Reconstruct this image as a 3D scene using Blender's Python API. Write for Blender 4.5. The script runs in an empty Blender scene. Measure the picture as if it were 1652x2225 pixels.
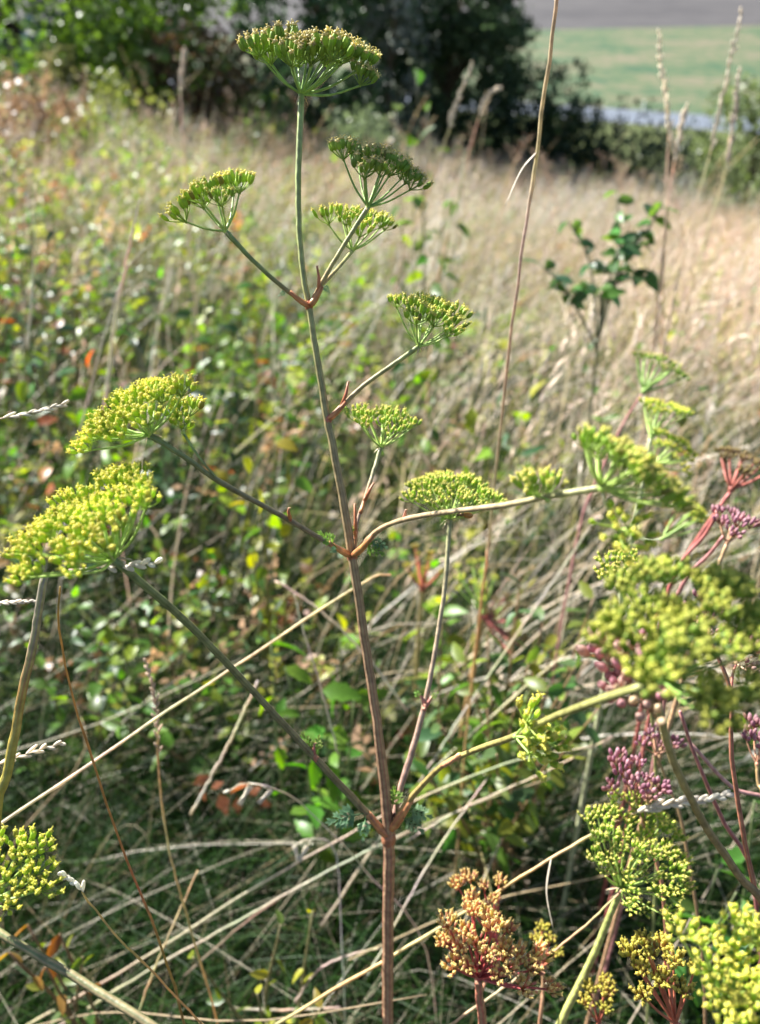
import bpy, math, random
import numpy as np
from mathutils import Vector, Matrix, Quaternion

random.seed(7)
rng = np.random.default_rng(11)
SC = bpy.context.scene
COL = SC.collection
R = math.radians

# ------------------------------------------------------------------ camera, sky, sun, exposure
PITCH = R(29.0)
EYE = Vector((0.0, 0.0, 1.30))
VFOV = R(67.0)
cam_data = bpy.data.cameras.new('camera')
cam_data.sensor_fit = 'VERTICAL'
cam_data.sensor_height = 24.0
cam_data.lens = 12.0 / math.tan(VFOV / 2)
cam_data.clip_start = 0.02
cam_data.clip_end = 2000.0
cam_data.dof.use_dof = True
cam_data.dof.focus_distance = 0.50
cam_data.dof.aperture_fstop = cam_data.lens / 5.2
cam_data.dof.aperture_blades = 0
cam = bpy.data.objects.new('camera', cam_data)
cam.location = EYE
cam.rotation_euler = (math.pi / 2 - PITCH, 0, 0)
COL.objects.link(cam)
SC.camera = cam

SUN_DIR = Vector((-0.62, 0.44, 0.65)).normalized()      # from the scene towards the sun
SUN_ELEV = math.asin(SUN_DIR.z)
SUN_AZ = math.atan2(SUN_DIR.x, SUN_DIR.y)
world = bpy.data.worlds.new('World')
SC.world = world
world.use_nodes = True
wn = world.node_tree
wn.nodes.clear()
sky = wn.nodes.new('ShaderNodeTexSky')
sky.sky_type = 'NISHITA'
sky.sun_disc = False
sky.sun_elevation = SUN_ELEV
sky.sun_rotation = SUN_AZ
bg = wn.nodes.new('ShaderNodeBackground')
bg.inputs['Strength'].default_value = 0.052
wo = wn.nodes.new('ShaderNodeOutputWorld')
wn.links.new(sky.outputs[0], bg.inputs['Color'])
wn.links.new(bg.outputs[0], wo.inputs['Surface'])

sun_data = bpy.data.lights.new('sun', 'SUN')
sun_data.energy = 5.0
sun_data.angle = R(0.5)
sun_data.color = (1.0, 0.975, 0.93)
sun = bpy.data.objects.new('sun', sun_data)
sun.rotation_euler = SUN_DIR.to_track_quat('Z', 'Y').to_euler()
sun.location = (-8, 4, 10)
COL.objects.link(sun)

SC.view_settings.view_transform = 'Standard'
SC.view_settings.look = 'None'
SC.view_settings.gamma = 1.0
SC.view_settings.use_curve_mapping = False
SC.view_settings.exposure = 1.7
SC.cycles.use_denoising = True
SC.cycles.max_bounces = 8
SC.cycles.transparent_max_bounces = 4
SC.cycles.sample_clamp_indirect = 6.0

# ------------------------------------------------------------------ placing helpers
FPX = 1112.5 / math.tan(VFOV / 2)
FWD = Vector((0, math.cos(PITCH), -math.sin(PITCH)))
UPV = Vector((0, math.sin(PITCH), math.cos(PITCH)))
RGT = Vector((1, 0, 0))


def P(x, y, d):
    """a point at depth d (metres) along the camera's view"""
    return EYE + d * (FWD + RGT * ((x - 826.0) / FPX) - UPV * ((y - 1112.5) / FPX))


def px(n, d):
    """n picture units at depth d in metres"""
    return n * d / FPX


def sstep(a, b, t):
    t = max(0.0, min(1.0, (t - a) / (b - a)))
    return t * t * (3 - 2 * t)


def gz(x, y):
    """height of the ground"""
    xs = 6.0 * math.tanh(x / 6.0)
    zm = -0.15 * xs * sstep(0.8, 5.0, y) + 0.025 * math.sin(x * 2.1 + y) * math.sin(y * 1.7)
    if y < 12.5:
        return zm
    zv = -4.1 + 0.12 * (y - 60) if y > 60 else -4.1
    if y > 200:
        zv += 0.05 * (y - 200)
    t = sstep(12.5, 50, y)
    return zm * (1 - t) + zv * t


# ------------------------------------------------------------------ materials
def plant_mat(name, trans=0.3, rough=0.5, spec=0.4, vary=0.25, hue=0.02, noise_scale=60.0, noise_amt=0.25, bump=0.0):
    m = bpy.data.materials.new(name)
    m.use_nodes = True
    nt = m.node_tree
    nt.nodes.clear()
    N, L = nt.nodes.new, nt.links.new
    att = N('ShaderNodeAttribute'); att.attribute_name = 'Col'
    oi = N('ShaderNodeObjectInfo')
    tc = N('ShaderNodeTexCoord')
    no = N('ShaderNodeTexNoise'); no.inputs['Scale'].default_value = noise_scale
    no.inputs['Detail'].default_value = 3.0
    L(tc.outputs['Object'], no.inputs['Vector'])
    mr = N('ShaderNodeMapRange')
    mr.inputs['To Min'].default_value = 1 - vary; mr.inputs['To Max'].default_value = 1 + vary
    L(oi.outputs['Random'], mr.inputs['Value'])
    mn = N('ShaderNodeMapRange')
    mn.inputs['From Min'].default_value = 0.3; mn.inputs['From Max'].default_value = 0.7
    mn.inputs['To Min'].default_value = 1 - noise_amt; mn.inputs['To Max'].default_value = 1 + noise_amt
    L(no.outputs['Fac'], mn.inputs['Value'])
    mul = N('ShaderNodeMath'); mul.operation = 'MULTIPLY'
    L(mr.outputs[0], mul.inputs[0]); L(mn.outputs[0], mul.inputs[1])
    hm = N('ShaderNodeMath'); hm.operation = 'MULTIPLY_ADD'
    fr = N('ShaderNodeMath'); fr.operation = 'MULTIPLY'; fr.inputs[1].default_value = 7.31
    L(oi.outputs['Random'], fr.inputs[0])
    f2 = N('ShaderNodeMath'); f2.operation = 'FRACT'; L(fr.outputs[0], f2.inputs[0])
    L(f2.outputs[0], hm.inputs[0]); hm.inputs[1].default_value = 2 * hue; hm.inputs[2].default_value = 0.5 - hue
    hsv = N('ShaderNodeHueSaturation')
    L(hm.outputs[0], hsv.inputs['Hue']); L(mul.outputs[0], hsv.inputs['Value']); L(att.outputs['Color'], hsv.inputs['Color'])
    pb = N('ShaderNodeBsdfPrincipled')
    L(hsv.outputs[0], pb.inputs['Base Color'])
    pb.inputs['Roughness'].default_value = rough
    pb.inputs['Specular IOR Level'].default_value = spec
    out = N('ShaderNodeOutputMaterial')
    if bump > 0:
        b = N('ShaderNodeBump'); b.inputs['Strength'].default_value = bump; b.inputs['Distance'].default_value = 0.002
        L(no.outputs['Fac'], b.inputs['Height']); L(b.outputs[0], pb.inputs['Normal'])
    if trans > 0:
        tr = N('ShaderNodeBsdfTranslucent')
        h2 = N('ShaderNodeHueSaturation'); h2.inputs['Saturation'].default_value = 1.15
        h2.inputs['Value'].default_value = 1.5
        L(hsv.outputs[0], h2.inputs['Color']); L(h2.outputs[0], tr.inputs['Color'])
        mx = N('ShaderNodeMixShader'); mx.inputs[0].default_value = trans
        L(pb.outputs[0], mx.inputs[1]); L(tr.outputs[0], mx.inputs[2]); L(mx.outputs[0], out.inputs['Surface'])
    else:
        L(pb.outputs[0], out.inputs['Surface'])
    return m


M_STEM = plant_mat('stem_skin', 0.0, 0.45, 0.5, 0.08, 0.008, 160, 0.34, 0.4)
M_FRUIT = plant_mat('fruit_skin', 0.30, 0.5, 0.35, 0.14, 0.006, 300, 0.2)
M_LEAF = plant_mat('leaf_skin', 0.48, 0.40, 0.4, 0.35, 0.03, 70, 0.25)
M_STRAW = plant_mat('straw', 0.24, 0.5, 0.2, 0.22, 0.012, 150, 0.25)
M_GRASS = plant_mat('grass_blade', 0.18, 0.5, 0.15, 0.0, 0.0, 40, 0.2)
M_HERB = plant_mat('herb_leaf', 0.46, 0.38, 0.3, 0.0, 0.0, 40, 0.25)
M_CROWN = plant_mat('tree_foliage', 0.36, 0.42, 0.4, 0.0, 0.0, 8, 0.3)
M_BARK = plant_mat('bark', 0.0, 0.85, 0.2, 0.15, 0.01, 25, 0.4, 0.6)
M_BUG = plant_mat('insect_shell', 0.0, 0.3, 0.5, 0.0, 0.0, 500, 0.2)
M_PAINT = plant_mat('white_paint', 0.0, 0.5, 0.4, 0.0, 0.0, 20, 0.08)


def ground_mat(name, stops, scale, rough=0.95, scale2=None, bump=0.4, stretch=None):
    m = bpy.data.materials.new(name)
    m.use_nodes = True
    nt = m.node_tree
    N, L = nt.nodes.new, nt.links.new
    pb = nt.nodes['Principled BSDF']
    pb.inputs['Roughness'].default_value = rough
    pb.inputs['Specular IOR Level'].default_value = 0.2
    tc = N('ShaderNodeTexCoord')
    mp = N('ShaderNodeMapping')
    if stretch:
        mp.inputs['Scale'].default_value = stretch
    L(tc.outputs['Object'], mp.inputs['Vector'])
    a = N('ShaderNodeTexNoise'); a.inputs['Scale'].default_value = scale; a.inputs['Detail'].default_value = 8
    a.inputs['Roughness'].default_value = 0.65
    b = N('ShaderNodeTexNoise'); b.inputs['Scale'].default_value = scale2 or scale * 9; b.inputs['Detail'].default_value = 5
    L(mp.outputs[0], a.inputs['Vector']); L(mp.outputs[0], b.inputs['Vector'])
    mx = N('ShaderNodeMath'); mx.operation = 'MULTIPLY_ADD'; mx.inputs[1].default_value = 0.45
    sc = N('ShaderNodeMath'); sc.operation = 'MULTIPLY'; sc.inputs[1].default_value = 0.55
    L(a.outputs['Fac'], sc.inputs[0]); L(b.outputs['Fac'], mx.inputs[0]); L(sc.outputs[0], mx.inputs[2])
    cr = N('ShaderNodeValToRGB')
    el = cr.color_ramp.elements
    while len(el) < len(stops):
        el.new(0.5)
    for e, (p, c) in zip(el, stops):
        e.position = p; e.color = (*c, 1)
    L(mx.outputs[0], cr.inputs[0]); L(cr.outputs[0], pb.inputs['Base Color'])
    bp = N('ShaderNodeBump'); bp.inputs['Strength'].default_value = bump; bp.inputs['Distance'].default_value = 0.05
    L(b.outputs['Fac'], bp.inputs['Height']); L(bp.outputs[0], pb.inputs['Normal'])
    return m


# ------------------------------------------------------------------ mesh builders
def vcol(me, cols):
    a = me.color_attributes.new('Col', 'FLOAT_COLOR', 'POINT')
    c = np.ones((len(me.vertices), 4), np.float32)
    c[:, :3] = cols
    a.data.foreach_set('color', c.ravel())


def np_mesh(name, V, F, C, mat, smooth=False):
    """V (n,3), F (m,4) quads, C (n,3)"""
    me = bpy.data.meshes.new(name)
    me.vertices.add(len(V)); me.vertices.foreach_set('co', np.ascontiguousarray(V, np.float32).ravel())
    k = F.shape[1]
    me.loops.add(F.size); me.loops.foreach_set('vertex_index', np.ascontiguousarray(F, np.int32).ravel())
    me.polygons.add(len(F))
    me.polygons.foreach_set('loop_start', np.arange(0, F.size, k, dtype=np.int32))
    me.polygons.foreach_set('loop_total', np.full(len(F), k, np.int32))
    if smooth:
        me.polygons.foreach_set('use_smooth', np.ones(len(F), bool))
    me.update(calc_edges=True)
    vcol(me, C)
    me.materials.append(mat)
    return me


def crom(pts, n):
    """Catmull-Rom through tuples (any dimension)"""
    p = [np.array(q, float) for q in pts]
    if len(p) == 2:
        return [p[0] + (p[1] - p[0]) * i / n for i in range(n + 1)]
    p = [2 * p[0] - p[1]] + p + [2 * p[-1] - p[-2]]
    out = []
    segs = len(p) - 3
    for i in range(n + 1):
        u = i / n * segs
        k = min(int(u), segs - 1)
        t = u - k
        a, b, c, d = p[k:k + 4]
        out.append(0.5 * ((2 * b) + (c - a) * t + (2 * a - 5 * b + 4 * c - d) * t * t + (3 * b - a - 3 * c + d) * t ** 3))
    return out


class MB:
    def __init__(self):
        self.v, self.f, self.c, self.mi = [], [], [], []

    def tube(self, pts, radii, segs=8, cols=((.3, .3, .1),), rib=0.0, ribcol=None, cap=True, mi=0, flat=1.0):
        """pts list of Vectors, radii list, cols list along the tube (interpolated)"""
        pts = [Vector(p) for p in pts]
        n = len(pts)
        T = [(pts[min(i + 1, n - 1)] - pts[max(i - 1, 0)]).normalized() for i in range(n)]
        ref = Vector((0.31, -0.77, 0.2))
        if abs(ref.normalized().dot(T[0])) > 0.95:
            ref = Vector((1, 0.2, 0))
        u = (ref - T[0] * ref.dot(T[0])).normalized()
        base = len(self.v)
        for i in range(n):
            u = (u - T[i] * u.dot(T[i])).normalized()
            w = T[i].cross(u)
            t = i / max(1, n - 1)
            q = t * (len(cols) - 1)
            k = min(int(q), len(cols) - 2) if len(cols) > 1 else 0
            col = Vector(cols[k]).lerp(Vector(cols[min(k + 1, len(cols) - 1)]), q - k)
            for s in range(segs):
                a = 2 * math.pi * s / segs
                r = radii[i] * (1 - rib * (s % 2))
                self.v.append(pts[i] + u * (math.cos(a) * r) + w * (math.sin(a) * r * flat))
                cc = col
                if ribcol is not None and s % 2:
                    cc = col.lerp(Vector(ribcol), 0.6)
                self.c.append(tuple(cc))
        for i in range(n - 1):
            for s in range(segs):
                a, b = base + i * segs + s, base + i * segs + (s + 1) % segs
                self.f.append((a, b, b + segs, a + segs)); self.mi.append(mi)
        if cap:
            self.f.append(tuple(base + s for s in reversed(range(segs)))); self.mi.append(mi)
            self.f.append(tuple(base + (n - 1) * segs + s for s in range(segs))); self.mi.append(mi)

    def blob(self, c, axis, length, width, segs=7, rings=4, col0=(.3, .4, .05), col1=None, rib=0.0, flat=1.0, mi=0, taper=0.0):
        """ellipsoid of revolution about axis, centre c"""
        axis = Vector(axis).normalized()
        u = axis.orthogonal().normalized(); w = axis.cross(u)
        col1 = col1 or col0
        c = Vector(c)
        base = len(self.v)
        self.v.append(c - axis * length / 2); self.c.append(col0)
        for i in range(1, rings):
            t = i / rings
            z = -math.cos(math.pi * t)
            r = math.sin(math.pi * t) * width / 2 * (1 - taper * z)
            for s in range(segs):
                a = 2 * math.pi * s / segs
                rr = r * (1 - rib * (s % 2))
                self.v.append(c + axis * (z * length / 2) + u * math.cos(a) * rr + w * math.sin(a) * rr * flat)
                self.c.append(tuple(Vector(col0).lerp(Vector(col1), t)))
        self.v.append(c + axis * length / 2); self.c.append(col1)
        top = len(self.v) - 1
        for s in range(segs):
            s2 = (s + 1) % segs
            self.f.append((base, base + 1 + s2, base + 1 + s)); self.mi.append(mi)
            for i in range(rings - 2):
                a = base + 1 + i * segs
                self.f.append((a + s, a + s2, a + segs + s2, a + segs + s)); self.mi.append(mi)
            a = base + 1 + (rings - 2) * segs
            self.f.append((a + s, a + s2, top)); self.mi.append(mi)

    def leaf(self, base, d, nrm, length, width, col, fold=0.25, droop=0.2, n=5, tip=None, mi=0, teeth=0.0):
        """a folded, drooping ovate leaf"""
        d = Vector(d).normalized()
        side = d.cross(Vector(nrm)).normalized()
        up = side.cross(d).normalized()
        b0 = len(self.v)
        base = Vector(base)
        for i in range(n + 1):
            t = i / n
            w = width / 2 * (math.sin(math.pi * min(1, t ** 0.8)) ** 0.8 if 0 < t < 1 else 0.03)
            if teeth and i % 2:
                w *= 1 - teeth
            mid = base + d * length * t - up * (droop * length * t * t)
            cc = tuple(Vector(col).lerp(Vector(tip), t)) if tip else col
            for sgn in (-1, 0, 1):
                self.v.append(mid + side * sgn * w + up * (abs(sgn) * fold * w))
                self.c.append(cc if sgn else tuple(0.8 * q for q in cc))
        for i in range(n):
            a = b0 + i * 3
            self.f.append((a, a + 1, a + 4, a + 3)); self.f.append((a + 1, a + 2, a + 5, a + 4))
            self.mi += [mi, mi]

    def mesh(self, name, mats, smooth=True):
        me = bpy.data.meshes.new(name)
        me.from_pydata([tuple(v) for v in self.v], [], self.f)
        vcol(me, np.array(self.c, np.float32).reshape(-1, 3))
        for m in (mats if isinstance(mats, (list, tuple)) else [mats]):
            me.materials.append(m)
        me.polygons.foreach_set('material_index', np.array(self.mi, np.int32))
        if smooth:
            me.polygons.foreach_set('use_smooth', np.ones(len(me.polygons), bool))
        me.update()
        return me


def put(name, me, parent=None, loc=None, rot=None, scale=None):
    o = bpy.data.objects.new(name, me)
    COL.objects.link(o)
    if loc is not None:
        o.location = loc
    if rot is not None:
        o.rotation_mode = 'QUATERNION'; o.rotation_quaternion = rot
    if scale is not None:
        o.scale = (scale, scale, scale) if not hasattr(scale, '__len__') else scale
    if parent is not None:
        o.parent = parent
    return o


def tag(o, label=None, cat=None, group=None, kind=None):
    for k, v in (('label', label), ('category', cat), ('group', group), ('kind', kind)):
        if v:
            o[k] = v
    return o


KIDS = {}


def copy_tree(o, parent=None):
    c = o.copy()
    COL.objects.link(c)
    if parent is not None:
        c.parent = parent
    for ch in o.children if o.name not in KIDS else KIDS[o.name]:
        copy_tree(ch, c)
    return c


# ------------------------------------------------------------------ the land
def sheet(name, ylo, yhi, xr, nx, ny, mat, lift=0.0, xfun=None):
    V, F = [], []
    for j in range(ny + 1):
        for i in range(nx + 1):
            x = xr[0] + (xr[1] - xr[0]) * i / nx
            a, b = ylo(x), yhi(x)
            y = a + (b - a) * j / ny
            V.append((x, y, gz(x, y) + lift))
    for j in range(ny):
        for i in range(nx):
            a = j * (nx + 1) + i
            F.append((a, a + 1, a + nx + 2, a + nx + 1))
    me = np_mesh(name, np.array(V), np.array(F), np.full((len(V), 3), .1), mat, True)
    return tag(put(name, me), kind='structure')


M_SOIL = ground_mat('meadow_soil', [(0.3, (.010, .009, .006)), (0.5, (.024, .021, .012)), (0.7, (.06, .05, .03))], 6, bump=0.7)
M_VALLEY = ground_mat('valley_grass', [(0.3, (.04, .06, .02)), (0.55, (.09, .11, .035)), (0.75, (.17, .16, .07))], 0.6, scale2=6)
M_FIELD = ground_mat('green_field', [(0.40, (.035, .085, .045)), (0.47, (.075, .115, .055)), (0.53, (.12, .13, .07)), (0.60, (.17, .145, .10))], 0.10, scale2=0.7)  # greens desaturated: distance haze is put into the colour
M_PLOUGH = ground_mat('ploughed_soil', [(0.38, (.055, .052, .054)), (0.5, (.080, .075, .075)), (0.62, (.105, .098, .094))], 0.05, scale2=0.6, stretch=(0.25, 1, 1))  # greyed soil tones include painted far haze
M_ROAD = ground_mat('asphalt', [(0.35, (.13, .15, .18)), (0.65, (.17, .19, .22))], 0.5, rough=0.6, scale2=30, bump=0.1)

yroad = lambda x: 80 - 0.5 * (x - 28) if x > -60 else 80 + 0.5 * 88
yb = lambda x: 176 + 0.22 * x
sheet('meadow_ground', lambda x: -6, lambda x: 16, (-14, 14), 70, 60, M_SOIL)
sheet('valley_floor', lambda x: 15.5, lambda x: yroad(x) - 4.2, (-200, 90), 60, 30, M_VALLEY, -0.03)
sheet('road', lambda x: yroad(x) - 4.2, lambda x: yroad(x) + 4.2, (-200, 90), 60, 2, M_ROAD, 0.02)
sheet('green_field', lambda x: yroad(x) + 4.2, yb, (-200, 90), 60, 30, M_FIELD, 0.06)
sheet('ploughed_field', yb, lambda x: 620, (-300, 300), 60, 40, M_PLOUGH, 0.05)


# ------------------------------------------------------------------ trees along the meadow's edge
def tree(name, label, cat, x, y, h, w, leaf_n, leaf_s, c_dark, c_light, seed, trunk=0.08, low=0.0, conical=0.0, clumps=48, group='shrubs and trees along the edge of the meadow'):
    r = np.random.default_rng(seed)
    zb = gz(x, y)
    root = put(name, None, loc=(x, y, zb))
    tag(root, label, cat, group)
    mb = MB()
    top = Vector((r.uniform(-.15, .15), r.uniform(-.15, .15), h * 0.85))
    tp = [Vector((0, 0, -0.1)), Vector((r.uniform(-.05, .05) * w, 0, h * 0.3)), top * 0.65 + Vector((0.03 * w, 0, 0)), top]
    pts = [Vector(q) for q in crom([tuple(q) for q in tp], 10)]
    mb.tube(pts, [trunk * (1 - 0.85 * i / 10) for i in range(11)], 7, ((.06, .045, .03), (.09, .07, .05)))
    cl = []
    for k in range(clumps):
        t = r.uniform(low, 1) ** 1.35
        rad = w / 2 * (1 - conical * t) * (0.72 + 0.28 * math.sin(math.pi * (0.15 + 0.75 * t)))
        a = r.uniform(0, 2 * math.pi)
        q = math.sqrt(r.uniform(0.05, 1))
        c = np.array([math.cos(a) * rad * q, math.sin(a) * rad * q, h * (0.04 + 0.92 * t)])
        cl.append((c, r.uniform(0.5, 1.1) * w * 0.15 + 0.09, r.uniform(0, 1)))
        if k % 2 == 0:
            st = pts[min(9, 1 + int(8 * max(0, t - 0.15)))]
            e = Vector(c)
            mid = (st + e) / 2 + Vector((0, 0, 0.1 * h * (e - st).length / w))
            bp = [Vector(z) for z in crom([tuple(st), tuple(mid), tuple(e)], 6)]
            mb.tube(bp, [trunk * 0.35 * (1 - 0.8 * i / 6) for i in range(7)], 5, ((.07, .055, .035),))
    put('trunk', mb.mesh('trunk', M_BARK), root)
    idx = r.integers(0, clumps, leaf_n)
    cen = np.array([c[0] for c in cl])[idx]
    rad = np.array([c[1] for c in cl])[idx]
    shade = np.array([c[2] for c in cl])[idx]
    d = r.normal(size=(leaf_n, 3)); d /= np.linalg.norm(d, axis=1)[:, None]
    pos = cen + d * (rad * r.uniform(0.45, 1.1, leaf_n) ** 0.7)[:, None] * np.array([1, 1, 0.8])
    pos[:, 2] = np.maximum(pos[:, 2], 0.05)
    u = r.normal(size=(leaf_n, 3)); u /= np.linalg.norm(u, axis=1)[:, None]
    v = np.cross(u, r.normal(size=(leaf_n, 3))); v /= np.linalg.norm(v, axis=1)[:, None]
    s = leaf_s * r.uniform(0.6, 1.3, leaf_n)
    L, W = (u * s[:, None]), (v * (s * 0.36)[:, None])
    V = np.stack([pos - L * .5, pos + W, pos + L * .6, pos - W], 1).reshape(-1, 3)
    F = np.arange(leaf_n * 4).reshape(-1, 4)
    mixv = np.clip(0.6 * shade + 0.4 * r.uniform(0, 1, leaf_n), 0, 1)[:, None]
    C = np.array(c_dark) * (1 - mixv) + np.array(c_light) * mixv
    put('crown', np_mesh('crown', V, F, np.repeat(C, 4, 0), M_CROWN), root)
    return root


EDGE = 11.5
trees = [
    # name, label, cat, px, y, h, w, n, leaf, dark, light, trunk, low, conical
    ('spruce_tree', 'dark blue green conifer tree standing leftmost behind the meadow', 'tree', 30, 15.0, 5.0, 4.4, 17000, .12, (.026, .055, .06), (.07, .125, .12), .14, 0, .5),
    ('hazel_shrub', 'bright yellow green leafy shrub in front of the dark trees', 'shrub', 325, 12.0, 3.4, 3.4, 12000, .11, (.06, .12, .025), (.18, .27, .05), .05, 0, .1),
    ('hawthorn_tree', 'dark green tree right behind the topmost umbel', 'tree', 690, 13.5, 4.2, 3.2, 16000, .11, (.026, .055, .028), (.075, .13, .05), .12, 0, .0),
    ('bare_shrub', 'greyish thin leaved shrub between two dark trees', 'shrub', 850, 12.4, 4.0, 1.0, 2000, .08, (.12, .14, .12), (.24, .26, .22), .04, 0, .2),
    ('oak_tree', 'dark rounded tree standing beside the far fields', 'tree', 975, 14.2, 3.6, 3.3, 17000, .10, (.026, .05, .028), (.08, .125, .055), .11, 0, .1),
    ('hedge_bush', 'dense round green bush at the foot of the dark rounded tree', 'bush', 1170, 13.2, 1.75, 2.2, 7000, .08, (.018, .036, .014), (.045, .075, .025), .05, 0, .1),
    ('hedge_bush', 'low dark bush just in front of the road', 'bush', 1370, 13.0, 1.30, 3.4, 8000, .08, (.010, .020, .010), (.026, .042, .016), .05, 0, .1),
    ('willow_shrub', 'light green loose shrub at the right end of the hedge', 'shrub', 1670, 10.5, 2.0, 1.3, 2800, .08, (.07, .10, .03), (.17, .21, .08), .04, 0, .1),
    ('bramble_bush', 'small reddish autumn bush below the yellow green shrub', 'bush', 85, 10.6, 1.1, 1.1, 3000, .07, (.09, .11, .04), (.22, .20, .09), .03, 0, .1),
    ('bramble_bush', 'olive and rust coloured bush under the bright shrub', 'bush', 420, 10.8, 1.5, 1.5, 4200, .07, (.06, .05, .02), (.18, .10, .06), .03, 0, .1),
    ('bramble_bush', 'low olive bush among the grass at the far left', 'bush', 200, 8.2, .95, 1.3, 2600, .06, (.09, .12, .03), (.26, .28, .08), .02, 0, .1),
    ('bramble_bush', 'low rosy brown bush among the grass at the left edge', 'bush', 20, 7.4, .85, 1.1, 2200, .06, (.14, .10, .06), (.34, .22, .14), .02, 0, .1),
    ('bramble_bush', 'small green bush in the grass under the topmost umbel', 'bush', 560, 9.4, .8, 1.2, 2000, .06, (.05, .09, .03), (.15, .21, .06), .02, 0, .1),
    ('bramble_bush', 'greyish green bush in the grass left of the tall straw', 'bush', 800, 9.0, .95, .9, 2000, .06, (.09, .12, .07), (.2, .25, .12), .02, 0, .1),
]
for i, (nm, lb, ct, x, y, h, w, n, ls, cd, cl_, tk, lo, co) in enumerate(trees):
    wx = (x - 826) / FPX * (y * math.cos(PITCH))*1.0
    tree(nm, lb, ct, wx, y, h, w, n, ls, cd, cl_, 40 + i, tk, lo, co)

# white roadside post beyond the bushes
pp = P(1400, 222, 1.0) - EYE
tpost = 84 / pp.y
pw = EYE + pp * tpost
pz = gz(pw.x, pw.y)
post = put('marker_post', None, loc=(pw.x, pw.y, pz)); tag(post, 'small white marker post beside the far road', 'post')
mb = MB(); mb.tube([(0, 0, 0), (0, 0, 0.8), (0, 0, 1.0), (0, 0.02, 1.06)], [.09, .085, .085, .05], 8, ((.8, .8, .78),), flat=.7)
put('shaft', mb.mesh('shaft', M_PAINT), post)
mb = MB(); mb.tube([(0, 0, .78), (0, 0, .92)], [.092, .092], 8, ((.03, .03, .03),), flat=.72)
put('band', mb.mesh('band', M_PAINT), post)


# ------------------------------------------------------------------ grass as a mass
def blades(name, x, y, h, w, lean, az, col_lo, col_hi, segs=3, head=0, headcol=None, head_len=0.16, mat=M_GRASS, z0=None, r=rng):
    n = len(x)
    z = z0 if z0 is not None else np.array([gz(a, b) for a, b in zip(x, y)])
    base = np.stack([x, y, z - 0.01], 1)
    dirh = np.stack([np.cos(az), np.sin(az), np.zeros(n)], 1)
    fa = r.uniform(0, 2 * np.pi, n)
    side = np.stack([np.cos(fa), np.sin(fa), np.zeros(n)], 1)
    Vs, Cs = [], []
    ctr = []
    for s in range(segs + 1):
        t = s / segs
        off = dirh * (lean * h * t ** 1.8)[:, None]
        up = np.stack([np.zeros(n), np.zeros(n), h * (t - 0.35 * np.minimum(lean, 1.2) * t * t)], 1)
        c = base + off + up
        ctr.append(c)
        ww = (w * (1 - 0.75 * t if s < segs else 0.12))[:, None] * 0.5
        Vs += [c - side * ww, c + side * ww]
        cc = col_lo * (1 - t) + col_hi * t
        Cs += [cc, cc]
    V = np.stack(Vs, 1).reshape(-1, 3)
    C = np.stack(Cs, 1).reshape(-1, 3)
    k = 2 * (segs + 1)
    b = (np.arange(n) * k)[:, None]
    F = np.concatenate([b + np.array([[2 * s, 2 * s + 1, 2 * s + 3, 2 * s + 2]]) for s in range(segs)], 0)
    if head:
        tip, pre = ctr[-1], ctr[-2]
        ax = tip - pre
        ax /= np.linalg.norm(ax, axis=1)[:, None] + 1e-9
        HV, HC = [], []
        hl = head_len * r.uniform(0.6, 1.2, n)
        for q in range(head):
            f = (q + 0.3) / head
            p0 = tip - ax * (hl * (1 - f))[:, None]
            rd = r.normal(size=(n, 3)); rd /= np.linalg.norm(rd, axis=1)[:, None]
            d = ax * 0.85 + rd * 0.45
            ln = (hl * 0.32 * (1.1 - 0.5 * f))[:, None]
            wv = np.cross(d, rd + 0.3); wv /= np.linalg.norm(wv, axis=1)[:, None] + 1e-9
            wv *= 0.0028 * r.uniform(0.7, 1.5, n)[:, None]
            HV += [p0, p0 + d * ln * 0.5 + wv, p0 + d * ln, p0 + d * ln * 0.5 - wv]
            HC += [headcol] * 4
        hv = np.stack(HV, 1).reshape(-1, 3)
        hc = np.stack(HC, 1).reshape(-1, 3)
        hf = np.arange(len(hv)).reshape(-1, 4) + len(V)
        V = np.concatenate([V, hv]); C = np.concatenate([C, hc]); F = np.concatenate([F, hf])
    return put(name, np_mesh(name, V, F, C, mat))


def scatter(n, y0, y1, dens, mx=0.8, r=rng):
    """positions in the wedge in front of the camera, thinned by dens(x, y)"""
    xs, ys = [], []
    got = 0
    while got < n:
        m = n * 3
        y = y0 + (y1 - y0) * r.uniform(0, 1, m)
        half = 0.58 * y + mx
        x = r.uniform(-1, 1, m) * half.max()
        ok = (np.abs(x) < half) & (r.uniform(0, 1, m) < dens(x, y))
        xs.append(x[ok]); ys.append(y[ok]); got += int(ok.sum())
    return np.concatenate(xs)[:n], np.concatenate(ys)[:n]


def cmix(n, cols, wts, jit=0.2, r=rng):
    c = np.array(cols)[r.choice(len(cols), n, p=np.array(wts) / sum(wts))]
    return c * r.uniform(1 - jit, 1 + jit, n)[:, None]


def patch(x, y, k=1.0, ph=0.0):
    return 0.5 + 0.25 * (np.sin(x * 2.3 * k + ph + 1.7 * np.sin(y * 1.3 * k + ph)) + np.sin(y * 2.9 * k - ph + 1.5 * np.sin(x * 1.9 * k + 2 * ph)))


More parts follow.
